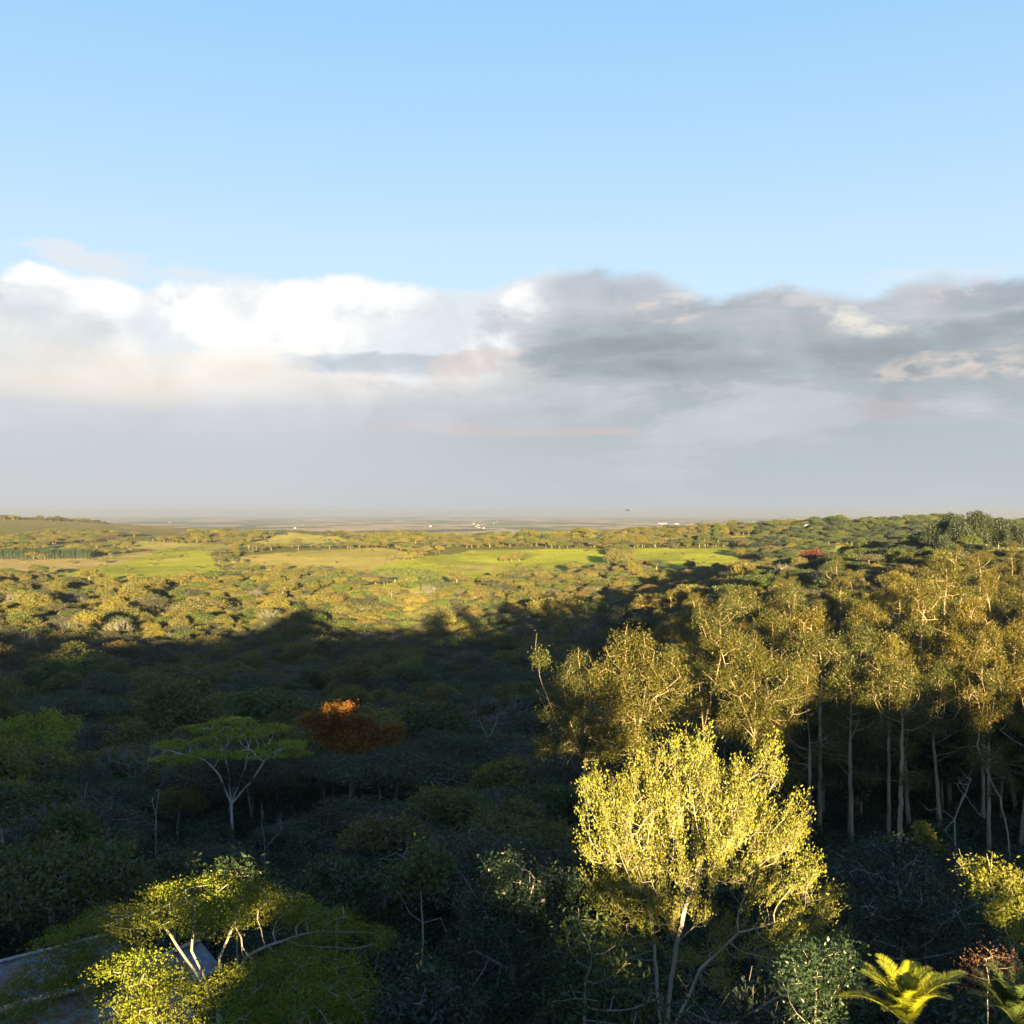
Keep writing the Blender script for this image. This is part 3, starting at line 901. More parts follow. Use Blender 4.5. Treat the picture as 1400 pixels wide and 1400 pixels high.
# generic lumpy tree from pixel lumps
def lumpy_tree(seed, px, d, limbs, lumps, label, mat, leaf, per, bark='bark', name='tree', cat='tree', tip=0.014, aspect=0.45, droop=0.0, up=0.2, spread=0.26, twig=0, step=0.42, dens=1.0, rmax=0.22, out_w=0.8, part_lit=None, group=None, sink=0.2, tip_leaves=0, sub=5):
    global rng; rng = np.random.default_rng(seed)
    x0 = (px - 700) / FPX * d
    z0 = float(gz(x0, d)) - sink
    s = d / FPX
    L = lambda a, b, dy=0.0: np.array(((a - 700) / FPX * (d + dy) - x0, dy, CAMZ - (b - 700) / FPX * (d + dy) - z0))
    at = []
    for lp in lumps:
        (qx, qy, rx, ry, dy) = lp[:5]
        depth = lp[5] if len(lp) > 5 else 0.5 * (rx + ry) * s
        n = int(dens * 60 * (rx * s + 0.3) * (ry * s + 0.3) * 0.35) + 14
        if sub:
            k = max(2, int(sub * (0.5 + min(1.5, rx * ry / 600.0))))
            cs = ell_pts(k, L(qx, qy, dy), (rx * s * 0.8, depth * 0.8, ry * s * 0.8), -1, 0.9)
            for c in cs:
                f = (0.26 + 0.16 * rng.random()) * (0.75 if sub > 7 else 1)
                at.append(ell_pts(max(5, n // k), c, (max(0.35, rx * s * f), max(0.35, depth * f), max(0.3, ry * s * f)), -1, 0.3))
        else: at.append(ell_pts(n, L(qx, qy, dy), (rx * s, depth, ry * s), -0.8, 0.5))
    at = np.concatenate(at)
    if limbs:
        roots = [[np.array((0, 0, 0.0)), tuple(L(*limbs[0]))]]
        for q in limbs[1:]:
            if isinstance(q, list): roots.append([tuple(L(*w)) for w in q])
            else: roots.append([tuple(L(*limbs[0])), tuple(L(*q))])
    else:
        roots = [[np.array((0, 0, 0.0)), (0, 0, 0.6)]]
    nodes, par = grow(at, roots, step, step * 1.25, 8.0, 80, 0.08)
    rad, kids = radii(par, tip, 2.3)
    tips = nodes[kids == 0]; extra = None; parts = []
    cen = at.mean(axis=0) - np.array([0, 0, 1.5])
    if twig:
        A, B, r1, r2, dd = twigs(tips, twig, step * 1.6, 0.5, tuple(cen), tip * 0.8)
        extra = (A, B, r1, r2)
        if tip_leaves: parts.append(leaf_cloud(B, tip_leaves, (spread * 0.6,) * 3, leaf, aspect, droop, up, dirs=dd))
    root = empty(name, (x0, d, z0)); tag(root, label, cat, group)
    add('trunk', skeleton_mesh('limbs', nodes, par, rad, M[bark], extra, k=6, rmax=rmax), root)
    if per:
        parts.append(leaf_cloud(at, per, (spread, spread, spread * 0.85), leaf, aspect, droop, up, out_c=cen, out_w=out_w))
    if parts: add('crown', crown_mesh('foliage', parts, M[mat]), root)
    grounded.append((x0, d, 3.0))
    return root


# 3. broad leaved trees, bottom centre
lumpy_tree(121, 705, 37, [(703, 1330), (690, 1275), (715, 1260), (650, 1300), (760, 1300)],
           [(690, 1195, 34, 24, 0), (655, 1225, 40, 30, 0.3), (720, 1225, 46, 34, -0.3), (765, 1215, 34, 28, 0.6), (700, 1270, 66, 34, -0.8), (640, 1290, 46, 34, 0), (760, 1275, 50, 36, 0.2),
            (690, 1330, 70, 40, -1.2), (610, 1340, 50, 30, -0.4), (770, 1340, 50, 40, -0.5), (650, 1385, 70, 30, -1.6), (740, 1390, 60, 30, -1.4)],
           'big leaved dark green tree at the bottom centre, left of the bright yellow-green tree', 'broad', 0.13, 26, bark='bark_dark', name='broadleaf_tree', aspect=0.5, spread=0.24, dens=1.5, droop=0.2)
lumpy_tree(122, 575, 46, [(578, 1262), (575, 1215), [(578, 1262), (560, 1248)], [(578, 1262), (603, 1255, 0.5), (610, 1275, 0.6)]],
           [(582, 1180, 26, 20, 0), (560, 1195, 34, 14, 0.3), (598, 1192, 24, 14, -0.3), (545, 1205, 28, 16, 0.5), (575, 1165, 16, 10, 0)],
           'slim tree with a pale upright stem and two drooping bare side branches', 'green', 0.24, 10, aspect=0.5, spread=0.3, name='slender_tree', rmax=0.13)
lumpy_tree(123, 460, 48, [(460, 1250), (450, 1215)],
           [(455, 1192, 34, 18, 0), (440, 1205, 30, 16, 0.3), (480, 1205, 30, 22, -0.3), (465, 1225, 40, 26, -0.5), (520, 1215, 22, 20, 0.5)],
           'low grey-green tree with a glossy drooping top, left of the slim pale stemmed tree', 'broad', 0.26, 10, aspect=0.45, spread=0.3, name='broadleaf_tree')
lumpy_tree(124, 600, 29, [(598, 1400)],
           [(590, 1350, 30, 20, 0.6), (560, 1380, 46, 26, 0), (620, 1372, 40, 26, 0), (540, 1400, 40, 20, -0.5), (600, 1400, 60, 20, -0.6)],
           'dark shrub of pointed leaves filling the gap between the layered and the big leaved tree', 'dark', 0.20, 9, name='shrub', cat='shrub', spread=0.24, dens=1.3)
lumpy_tree(125, 800, 33, [(800, 1340)],
           [(800, 1250, 24, 20, 0), (790, 1290, 36, 26, 0.4), (830, 1320, 46, 34, 0), (800, 1360, 60, 36, -0.6), (860, 1370, 60, 34, -0.5), (900, 1395, 70, 24, -1.0)],
           'green long leaved shrub under the left side of the bright yellow-green tree', 'green', 0.20, 7, bark='bark_dark', name='shrub', cat='shrub', spread=0.28, droop=0.4, dens=1.0, aspect=0.32)
lumpy_tree(126, 1005, 31, [(1005, 1400)],
           [(960, 1395, 50, 22, 0), (1030, 1380, 46, 24, 0.6), (1090, 1350, 40, 30, 1.0), (1100, 1395, 50, 24, 0)],
           'dark scrubby shrub below the right side of the bright yellow-green tree', 'dark', 0.18, 8, bark='bark_dark', name='shrub', cat='shrub', spread=0.28, twig=2, dens=0.9)
lumpy_tree(127, 1120, 27, [(1115, 1380)],
           [(1110, 1305, 26, 12, 0), (1140, 1312, 22, 12, 0.2), (1090, 1330, 30, 18, -0.2), (1150, 1300, 10, 6, 0), (1120, 1330, 36, 14, -0.3), (1112, 1352, 32, 20, -0.2), (1110, 1388, 40, 22, -0.3)],
           'grey-green shrub with a few sunlit tips, just left of the sunlit palm', 'broad', 0.11, 16, bark='bark_dark', name='shrub', cat='shrub', spread=0.18, tip=0.008, rmax=0.05, step=0.3)

# 4. left edge trees
lumpy_tree(131, 8, 62, [(8, 1200), (2, 1140), (22, 1170), (-20, 1170), [(8, 1230), (30, 1225), (55, 1228)]],
           [(5, 1092, 26, 14, 0), (-20, 1110, 30, 18, 0.5), (14, 1118, 16, 14, -0.5), (30, 1180, 22, 14, 0), (0, 1195, 24, 16, 0.6), (-30, 1160, 30, 20, 0)],
           'tall tree with pale forked stems on the left edge, sun on its top', 'green', 0.28, 9, name='slender_tree', spread=0.32, tip=0.02, rmax=0.22)
lumpy_tree(132, 95, 66, [(92, 1165), (80, 1185)],
           [(85, 1112, 20, 10, 0), (100, 1125, 30, 14, 0.4), (120, 1135, 20, 12, -0.5), (85, 1140, 26, 14, -0.6), (100, 1155, 34, 14, 0.5)],
           'round green tree a little right of the left edge, above the dark thicket', 'green', 0.32, 10, name='woodland_tree', spread=0.36, tip=0.02, rmax=0.15)
lumpy_tree(133, 240, 47, [(240, 1215)],
           [(237, 1172, 16, 10, 0), (228, 1185, 18, 14, 0.3), (250, 1188, 22, 14, -0.3), (240, 1202, 32, 14, 0)],
           'small feathery olive tree just above the sunlit top of the layered tree', 'green', 0.20, 12, name='woodland_tree', spread=0.26, tip=0.014, rmax=0.1)
lumpy_tree(134, 325, 46, [(325, 1235)],
           [(300, 1188, 18, 10, 0), (325, 1190, 24, 12, 0.3), (350, 1205, 24, 14, 0), (330, 1212, 44, 14, -0.4), (370, 1215, 16, 10, 0)],
           'grey leaved shrub behind the layered tree, right of the small olive tree', 'broad', 0.24, 8, name='shrub', cat='shrub', spread=0.28, tip=0.014, rmax=0.1)
lumpy_tree(135, 45, 118, [(45, 1060), (30, 1030), (60, 1030)],
           [(20, 1000, 34, 10, 0), (50, 985, 30, 8, 1), (85, 993, 26, 7, 0), (30, 1020, 40, 8, -2), (60, 1008, 36, 8, -2), (5, 1035, 34, 7, -3)],
           'yellow-green tree in the shaded valley near the left edge, left of the umbrella tree', 'umbrella', 0.36, 12, name='woodland_tree', spread=0.5, tip=0.03, step=0.7, rmax=0.25)
# rust tree
lumpy_tree(136, 480, 116, [(478, 1050), (455, 1020), (505, 1022)],
           [(462, 972, 26, 8, 0), (440, 985, 28, 12, 0.5), (480, 985, 32, 12, -0.5), (515, 994, 30, 13, -1), (500, 1008, 40, 14, -2), (455, 1000, 34, 12, -1), (532, 1003, 18, 12, 0), (470, 1020, 40, 12, -3), (510, 1022, 40, 12, -3)],
           'rusty orange-brown tree in the shaded valley, its top edge catching the sun', 'rust', 0.36, 16, name='flame_tree', spread=0.42, tip=0.03, step=0.6, rmax=0.25)

# 5. dead and bare trees
lumpy_tree(141, 213, 78, [(213, 1115), (208, 1095), (217, 1080)], [(206, 1092, 8, 12, 0), (216, 1082, 7, 14, 0)],
           'small dead white snag with a few bare arms, left below the umbrella tree', 'green', 0.1, 0, 'bark', 'dead_tree', 'dead tree', tip=0.03, rmax=0.10, step=0.5, dens=0.12)
lumpy_tree(142, 128, 84, [(130, 1135), (118, 1105), (150, 1100), (135, 1095)], [(125, 1090, 26, 16, 0), (150, 1098, 26, 14, 0)],
           'bare grey tree with fanned twigs behind the round green tree on the left', 'green', 0.1, 0, 'bark_grey', 'bare_tree', 'dead tree', tip=0.025, twig=2, rmax=0.15, step=0.6, dens=0.25)
lumpy_tree(143, 362, 70, [(362, 1160), (358, 1130), (385, 1135)], [(360, 1115, 20, 14, 0), (385, 1130, 18, 12, 0)],
           'bare grey tree in the dark hollow below the rusty tree', 'green', 0.1, 0, 'bark_grey', 'bare_tree', 'dead tree', tip=0.02, twig=2, rmax=0.10, step=0.6, dens=0.25)
lumpy_tree(144, 667, 135, [(667, 1010), (655, 985), (680, 985)], [(650, 975, 22, 10, 0), (680, 972, 24, 10, 0), (665, 965, 26, 8, 0)],
           'small pale stemmed tree in the dark gap right of the rusty tree', 'thorn', 0.35, 8, 'bark', 'slender_tree', 'tree', tip=0.03, rmax=0.14, step=0.8, dens=0.6)


# 6. gum trees, hand placed at the front of the stand
def gum(seed, px, d, trunkpts, lumps, label, per=17, leaf=0.30, rmax=0.30, mat='euc', dens=0.9, group=None, tl=4):
    return lumpy_tree(seed, px, d, trunkpts, lumps, label, mat, leaf, per, 'bark_euc', 'gum_tree', 'gum tree', tip=0.016, aspect=0.32, droop=0.7, up=0.0,
                      spread=0.30, step=0.6, sub=10, dens=dens, rmax=rmax, twig=1, tip_leaves=tl, out_w=0.3, group=group)


gum(151, 868, 70, [(872, 1010), (862, 945), (885, 930), [(872, 1010), (868, 985), (840, 960)], [(885, 960), (920, 940)], [(862, 945), (855, 900)], [(885, 930), (895, 890)], [(872, 1010), (875, 970), (930, 925)]],
    [(862, 878, 26, 14, 0), (850, 900, 30, 20, 0.5), (885, 890, 24, 18, -0.6), (905, 915, 34, 20, 0), (830, 925, 30, 22, 0.6), (870, 930, 38, 24, -1.2), (920, 945, 26, 20, 0.5), (850, 960, 34, 26, -1), (885, 975, 30, 26, -0.6), (858, 1000, 26, 24, -0.4), (838, 1020, 22, 18, 0), (872, 1020, 18, 14, 0)],
    'golden lit gum tree with many pale forked limbs, behind the bright yellow-green tree', per=22, dens=0.8, leaf=0.19, tl=12)
gum(152, 795, 74, [(800, 1040), (775, 975), (800, 960), [(800, 1040), (760, 985), (738, 925), (732, 885)], [(775, 975), (768, 925)], [(800, 960), (792, 908)], [(775, 975), (750, 960)]],
    [(772, 928, 22, 14, 0), (792, 905, 16, 12, 0.5), (800, 945, 30, 26, -0.5), (770, 970, 34, 26, 0.3), (815, 990, 30, 30, 0), (780, 1015, 34, 26, 0), (745, 1020, 20, 18, 0.5), (738, 900, 8, 10, 0), (820, 1035, 30, 20, 0)],
    'half shaded gum tree with a leafless branch sticking up on its left side', per=24, dens=0.8, leaf=0.19)
gum(153, 1030, 80, [(1032, 1010), (1032, 940), (1010, 950), (1055, 945), [(1032, 1010), (1058, 985)], [(1032, 1010), (1005, 980)]],
    [(985, 870, 30, 16, 0), (1010, 890, 40, 20, 0), (1040, 905, 40, 22, -0.6), (1080, 915, 26, 16, 0), (1000, 930, 34, 22, -0.8), (1045, 945, 46, 24, -1), (1080, 950, 24, 20, 0), (1020, 975, 38, 22, -0.5), (1060, 985, 30, 24, -0.6), (1045, 1015, 28, 20, 0), (1000, 995, 24, 16, 0)],
    'golden lit gum tree right of the many limbed one, its upright stem showing', per=30, leaf=0.19, dens=0.9)
gum(154, 960, 92, [(962, 1000), (955, 930), (985, 900), [(955, 930), (930, 905), (915, 890)]],
    [(950, 905, 34, 16, 0), (985, 880, 40, 18, 1), (925, 890, 20, 12, 0), (970, 850, 34, 16, 1), (1000, 835, 30, 14, 1), (960, 935, 34, 22, 0), (940, 965, 34, 24, 0)],
    'brownish gum tree with thin reddish limbs between the two golden gums', per=30, leaf=0.19, dens=0.9)
# bent pale gum at the right
gum(155, 1385, 78, [(1378, 1140), (1368, 1090), [(1368, 1090), (1352, 1062)], [(1352, 1062), (1336, 1020), (1341, 985)], [(1336, 1020), (1318, 1022)]],
    [(1342, 975, 20, 14, 0), (1335, 990, 14, 8, 0), (1350, 1040, 26, 14, 0), (1335, 950, 24, 14, 0)],
    'leaning gum tree with a bent pale trunk and thin crown near the right edge', per=18, leaf=0.2, dens=0.7, rmax=0.24)
lumpy_tree(156, 1310, 74, [(1305, 1120), (1318, 1085), (1328, 1065), [(1305, 1120), (1285, 1105), (1270, 1108)], [(1318, 1085), (1340, 1115)], [(1305, 1120), (1292, 1135)]],
           [(1320, 1075, 14, 14, 0), (1280, 1105, 10, 8, 0), (1332, 1100, 12, 12, 0)],
           'small dead tree with twisted bare white branches among the gum trunks', 'euc', 0.2, 0, 'bark', 'dead_tree', 'dead tree', tip=0.022, twig=2, rmax=0.10, step=0.45, dens=0.25)

# tall gums behind: crown tops by pixel, trunks straight into the shade
random.seed(5)
gum_spots = []
for (px, py, d, w) in [(1120, 860, 98, 1), (1165, 905, 92, 2), (1175, 850, 112, 0), (1215, 860, 96, 2), (1228, 905, 86, 1), (1258, 848, 118, 3), (1290, 900, 94, 0), (1300, 862, 110, 2), (1345, 855, 100, 1),
                       (1352, 915, 88, 3), (1390, 850, 108, 0), (1395, 905, 92, 2), (1430, 870, 100, 1), (1470, 880, 95, 3), (1105, 905, 90, 3), (1110, 830, 135, 2), (1190, 820, 140, 1), (1250, 810, 150, 0), (1330, 815, 135, 2), (1390, 800, 150, 1),
                       (1060, 830, 130, 0), (1015, 800, 160, 1), (1080, 795, 175, 2), (1150, 790, 180, 3), (1290, 790, 165, 1), (1450, 820, 140, 2), (1230, 780, 190, 2), (1350, 780, 190, 0), (960, 820, 170, 3), (1290, 755, 150, 3), (1262, 790, 140, 1), (1500, 850, 110, 0), (1550, 880, 100, 2)]:
    lab = 'tall gum tree with golden lit crown and straight pale trunk in the right hand stand'
    if (px, py) == (1290, 755): lab = 'highest reaching gum tree of the stand, its top just below the dark hilltop trees'
    place_top(eucs[w], px, py, d, lab, 'gum tree', None if px == 1290 and py == 755 else 'gum trees of the right hand stand', sxy=random.uniform(0.66, 0.98), clear=2.2)

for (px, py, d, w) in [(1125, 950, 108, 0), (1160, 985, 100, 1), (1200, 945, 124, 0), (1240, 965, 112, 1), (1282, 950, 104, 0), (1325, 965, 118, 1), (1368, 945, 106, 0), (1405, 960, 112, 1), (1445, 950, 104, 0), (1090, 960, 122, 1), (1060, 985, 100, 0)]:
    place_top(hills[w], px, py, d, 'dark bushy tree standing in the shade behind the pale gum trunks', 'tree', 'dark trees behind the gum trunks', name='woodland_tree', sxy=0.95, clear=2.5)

# 7. dark dome bush, sunlit bushes at the right, red shrub
lumpy_tree(161, 1235, 50, [(1235, 1300)],
           [(1235, 1170, 60, 22, 0), (1170, 1190, 60, 26, 0.6), (1290, 1190, 50, 30, 0.6), (1235, 1225, 110, 46, -1.6, 2.6), (1160, 1250, 70, 46, -0.5), (1320, 1240, 46, 46, 0), (1235, 1280, 120, 46, -2.2, 2.4), (1130, 1290, 50, 40, 0), (1345, 1290, 40, 30, 0),
            (1210, 1155, 30, 14, 0.2)],
           'large dark rounded bush in front of the pale gum trunks', 'dark', 0.22, 12, name='bush', cat='bush', spread=0.36, dens=0.85, sink=0.6, rmax=0.12)
lumpy_tree(162, 1266, 51, [(1266, 1200)],
           [(1262, 1136, 4, 9, 0), (1261, 1148, 10, 7, 0), (1258, 1157, 22, 5, 0), (1278, 1161, 20, 5, 0)],
           'sunlit yellow leader poking out of the top of the large dark bush', 'bright', 0.15, 26, name='lit_bush_tip', cat='tree', spread=0.14, step=0.3, tip=0.012, rmax=0.06, dens=1.0)  # lit tip of the dark bush, its sunlight painted as brighter leaves
lumpy_tree(163, 1385, 36, [(1385, 1300), (1360, 1230), (1395, 1250)],
           [(1360, 1195, 24, 12, 0), (1350, 1210, 18, 10, 0), (1390, 1210, 20, 12, 0.5), (1385, 1235, 24, 14, -0.3), (1372, 1250, 20, 8, 0), (1395, 1270, 16, 14, 0), (1420, 1230, 30, 30, 0), (1330, 1190, 18, 8, 1.0)],
           'sunlit yellow bush with twiggy gaps on the right edge above the reddish shrub', 'bright', 0.13, 22, name='bush', cat='bush', spread=0.2, step=0.35, tip=0.012, rmax=0.10, dens=1.0, twig=2)
lumpy_tree(164, 1355, 29, [(1350, 1370), (1352, 1340)],
           [(1350, 1308, 12, 6, 0), (1338, 1318, 12, 6, 0), (1368, 1326, 14, 8, 0), (1382, 1312, 12, 7, 0.4), (1320, 1330, 10, 5, 0)],
           'thin reddish brown shrub above the shaded palm in the right corner', 'brown', 0.09, 8, name='shrub', cat='shrub', spread=0.14, step=0.28, tip=0.006, rmax=0.03, dens=0.8, bark='bark_dark')



# 8. palms
def palm(seed, px, py, d, label, nf=18, L=1.95, leaflet_mat='frond', width=0.36, name='palm'):
    global rng; rng = np.random.default_rng(seed)
    x0 = (px - 700) / FPX * d; zc = CAMZ - (py - 700) / FPX * d; z0 = float(gz(x0, d)) - 0.2; H = zc - z0
    root = empty(name, (x0, d, z0)); tag(root, label, 'palm')
    k = 26; zz = np.linspace(0, H, k)
    A = np.stack([0.12 * np.sin(zz * 0.3), 0 * zz, zz], -1)
    V, Q = tubes(A[:-1], A[1:], 0.20 + 0.03 * (np.arange(k - 1) % 2), 0.23 - 0.03 * (np.arange(k - 1) % 2), 12)
    add('trunk', make_mesh('palm_trunk', V, Q, smooth=True, mats=[M['bark_dark']]), root)
    top = A[-1]
    for i in range(nf):
        a = i * 2.39996 + rng.normal() * 0.15
        t = i / nf                                    # 0 young upright, 1 old hanging
        el0 = math.radians(86 - 44 * t + rng.normal() * 5)
        LL = L * (0.85 + 0.3 * rng.random()) * (0.85 + 0.2 * t)
        m = 22; p = np.array(top); pts = [p.copy()]; e = el0
        for q in range(m):
            dr = np.array([math.cos(e) * math.cos(a), math.cos(e) * math.sin(a), math.sin(e)])
            p = p + dr * LL / m; pts.append(p.copy()); e -= (0.012 + 0.075 * (q / m) ** 1.3) * (1.0 + 0.4 * rng.random())
        pts = np.array(pts); dirs = unit(np.gradient(pts, axis=0))
        V1, Q1 = tubes(pts[:-1], pts[1:], np.linspace(0.026, 0.006, m), np.linspace(0.025, 0.004, m), 4)
        VV = [V1]; QQ = [Q1]; TT = [np.full(len(V1), 0.7)]; off = len(V1)
        ns = 84
        f = np.linspace(0.10, 1.0, ns); idx = f * m
        i0 = np.minimum(idx.astype(int), m - 1); fr = (idx - i0)[:, None]
        P = pts[i0] * (1 - fr) + pts[i0 + 1] * fr; D = dirs[i0]
        up = np.array([0, 0, 1.0]); S = unit(np.cross(D, up) + 1e-6); N = np.cross(S, D)
        for sgn in (-1, 1):
            ll = (width * (np.sin(np.pi * np.clip(f * 0.92 + 0.1, 0, 1)) ** 0.5 + 0.08) * (0.9 + 0.2 * rng.random(ns)))[:, None]
            dirl = unit(S * sgn * 0.85 + D * 0.62 + N * (0.28 + 0.08 * rng.normal(size=(ns, 1))))
            tip = P + dirl * ll; tip[:, 2] -= 0.16 * ll[:, 0]
            midp = P + dirl * ll * 0.5
            wv = unit(np.cross(dirl, N)) * 0.011
            V2 = np.stack([P - wv * 0.5, P + wv * 0.5, midp + wv, midp - wv, tip], 1).reshape(-1, 3)
            b = off + np.arange(ns) * 5
            QQ.append(np.stack([b, b + 1, b + 2, b + 3], -1))
            QQ.append(np.stack([b + 3, b + 2, b + 4, b + 4], -1))
            VV.append(V2); TT.append(np.repeat(rng.random(ns), 5)); off += len(V2)
        allq = np.vstack(QQ); deg = allq[:, 2] == allq[:, 3]
        add('frond', make_mesh('frond', np.vstack(VV), allq[~deg], allq[deg][:, :3], mats=[M[leaflet_mat]], attrs={'rnd': np.concatenate(TT)}), root)
    grounded.append((x0, d, 2.0))


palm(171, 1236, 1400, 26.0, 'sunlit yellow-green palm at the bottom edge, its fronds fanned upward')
palm(172, 1385, 1405, 28.5, 'shaded green palm in the bottom right corner', nf=22, leaflet_mat='green')  # shaded palms take darker leaves than the sunlit one: shade put into colour
palm(173, 1130, 1402, 29.0, 'dim shaded palm half hidden left of the sunlit palm', nf=18, leaflet_mat='green', L=2.0)

# ------------------------------------------------------------------ tin roofed sheds, bottom left
def box(x0, x1, y0, y1, z0, z1):
    v = np.array([(x, y, z) for z in (z0, z1) for y in (y0, y1) for x in (x0, x1)], float)
    q = np.array([(0, 2, 3, 1), (4, 5, 7, 6), (0, 1, 5, 4), (1, 3, 7, 5), (3, 2, 6, 7), (2, 0, 4, 6)])
    return v, q


def joinvq(parts):
    V = []; Q = []; o = 0
    for v, q in parts: V.append(v); Q.append(q + o); o += len(v)
    return np.vstack(V), np.vstack(Q)


def tin_mat():
    m, g = new_mat('weathered_tin')
    tcn = g.node('ShaderNodeTexCoord')
    n1 = g.noise(tcn.outputs['Object'], 0.9, 6.0, 0.65, 0.4)
    v = g.node('ShaderNodeTexBrick'); v.inputs['Scale'].default_value = 1.0
    v.inputs['Brick Width'].default_value = 2.4; v.inputs['Row Height'].default_value = 0.78; v.inputs['Mortar Size'].default_value = 0.012
    v.inputs['Color1'].default_value = (0.16, 0.185, 0.20, 1); v.inputs['Color2'].default_value = (0.09, 0.11, 0.13, 1); v.inputs['Mortar'].default_value = (0.05, 0.05, 0.05, 1)
    sw = g.node('ShaderNodeSeparateXYZ'); g.put(sw.inputs[0], tcn.outputs['Object'])
    g.put(v.inputs['Vector'], g.vec(sw.outputs[1], sw.outputs[0], 0.0))
    c = g.mix(g.ss(n1, 0.42, 0.56), v.outputs['Color'], (0.16, 0.085, 0.05, 1))
    c = g.mix(1.0, c, g.ramp(g.noise(tcn.outputs['Object'], 5.0, 5.0, 0.7), [(0.3, (0.45, 0.45, 0.45, 1)), (0.65, (1.5, 1.5, 1.5, 1))]), 'MULTIPLY')
    pr = g.node('ShaderNodeBsdfPrincipled'); g.put(pr.inputs['Base Color'], c)
    pr.inputs['Metallic'].default_value = 0.0; pr.inputs['Roughness'].default_value = 0.6
    o = g.node('ShaderNodeOutputMaterial'); g.nt.links.new(pr.outputs[0], o.inputs[0])
    return m


M['tin'] = tin_mat()
M['plank'] = flat_mat('old_boards', (0.10, 0.075, 0.055), 0.9, 0.4, 6.0)
M['shedwall'] = flat_mat('rendered_wall', (0.20, 0.17, 0.14), 0.9, 0.3, 2.0)
M['glass'] = flat_mat('dark_glass', (0.03, 0.035, 0.04), 0.1, 0.1)


def shed(px, py, d, length, width, rot, rise, eave, label):
    """gabled shed; (px, py, d) is the middle of its ridge"""
    x = (px - 700) / FPX * d; zr = CAMZ - (py - 700) / FPX * d
    z0 = float(gz(x, d)) - 0.1
    h = zr - z0 - rise
    root = empty('shed', (x, d, z0)); root.rotation_euler = (0, 0, rot)
    tag(root, label, 'shed')
    w, l = width / 2, length / 2
    parts = [box(-w, w, -l, -l + 0.15, 0, h), box(-w, w, l - 0.15, l, 0, h), box(-w, -w + 0.15, -l + 0.15, l - 0.15, 0, h), box(w - 0.15, w, -l + 0.15, l - 0.15, 0, h)]
    for yy in (-l, l - 0.15):
        v = np.array([(-w, yy, h), (w, yy, h), (0, yy, h + rise - 0.05), (-w, yy + 0.15, h), (w, yy + 0.15, h), (0, yy + 0.15, h + rise - 0.05)])
        parts.append((v, np.array([(0, 1, 4, 3), (1, 2, 5, 4), (2, 0, 3, 5), (0, 2, 1, 1), (3, 4, 5, 5)])))
    V = []; Q = []; T = []; o = 0
    for v, q in parts:
        for f in q:
            f = [int(t) + o for t in f]
            (T.append(f[:3]) if f[2] == f[3] else Q.append(f))
        V.append(v); o += len(v)
    add('wall', make_mesh('shed_wall', np.vstack(V), np.array(Q), np.array(T), mats=[M['shedwall']]), root)
    # corrugated roof, both slopes, with thickness
    for s in (-1, 1):
        n = int(length + 1.0) * 14
        ys = np.linspace(-l - 0.4, l + 0.4, n); cor = 0.018 * np.cos(ys / 0.076 * 2 * math.pi * 0.5)
        rows = []
        over = 0.45
        for (f) in np.linspace(0, 1, 5):
            xx = s * f * (w + over); zz = h + rise - f * (rise * (w + over) / w) + 0.04
            rows.append(np.stack([np.full(n, xx), ys, zz + cor], -1))
        top = np.array(rows); bot = top - np.array([0, 0, 0.02])
        V = np.concatenate([top.reshape(-1, 3), bot.reshape(-1, 3)]); k = 5 * n
        i = np.arange(4)[:, None] * n; j = np.arange(n - 1)[None]
        q1 = np.stack([i + j, i + j + 1, i + n + j + 1, i + n + j], -1).reshape(-1, 4)
        if s < 0: q1 = q1[:, ::-1]
        e = np.arange(n - 1); rim = np.stack([4 * n + e, 4 * n + e + 1, k + 4 * n + e + 1, k + 4 * n + e], -1)
        add('roof', make_mesh('roof_sheet', V, np.vstack([q1[:, ::-1], q1 + k, rim]), mats=[M['tin']]), root)
    V, Q = box(-0.16, 0.16, -l - 0.4, l + 0.4, h + rise + 0.055, h + rise + 0.085)
    add('ridge_cap', make_mesh('ridge_cap', V, Q, mats=[M['tin']]), root)
    V, Q = box(-0.45, 0.45, -l - 0.045, -l - 0.004, 0.02, min(2.0, h - 0.1))
    add('door', make_mesh('plank_door', V, Q, mats=[M['plank']]), root)
    for s in (-1, 1):
        V, Q = box(w + 0.004, w + 0.04, s * l * 0.5 - 0.4, s * l * 0.5 + 0.4, h * 0.45, h * 0.8)
        add('window', make_mesh('window_glass', V, Q, mats=[M['glass']]), root)
    grounded.append((x, d, max(l, w) + 1.5))


shed(18, 1312, 44, 8.0, 4.2, math.radians(-52), 0.9, 0, 'rusty grey tin roofed shed on the left edge, half under the layered tree')
shed(88, 1362, 36, 6.5, 4.6, math.radians(-48), 0.8, 0, 'weathered blue-grey tin roofed shed at the bottom left, nearer than the other')
shed(228, 1306, 43, 2.6, 2.2, math.radians(-35), 0.6, 0, 'small grey roofed hut glimpsed behind the limbs of the layered tree')

# ------------------------------------------------------------------ mid distance: tall trees on the right hill, field trees, pines
def at_px(px, py):
    x, y = hit(px, py); return x, y


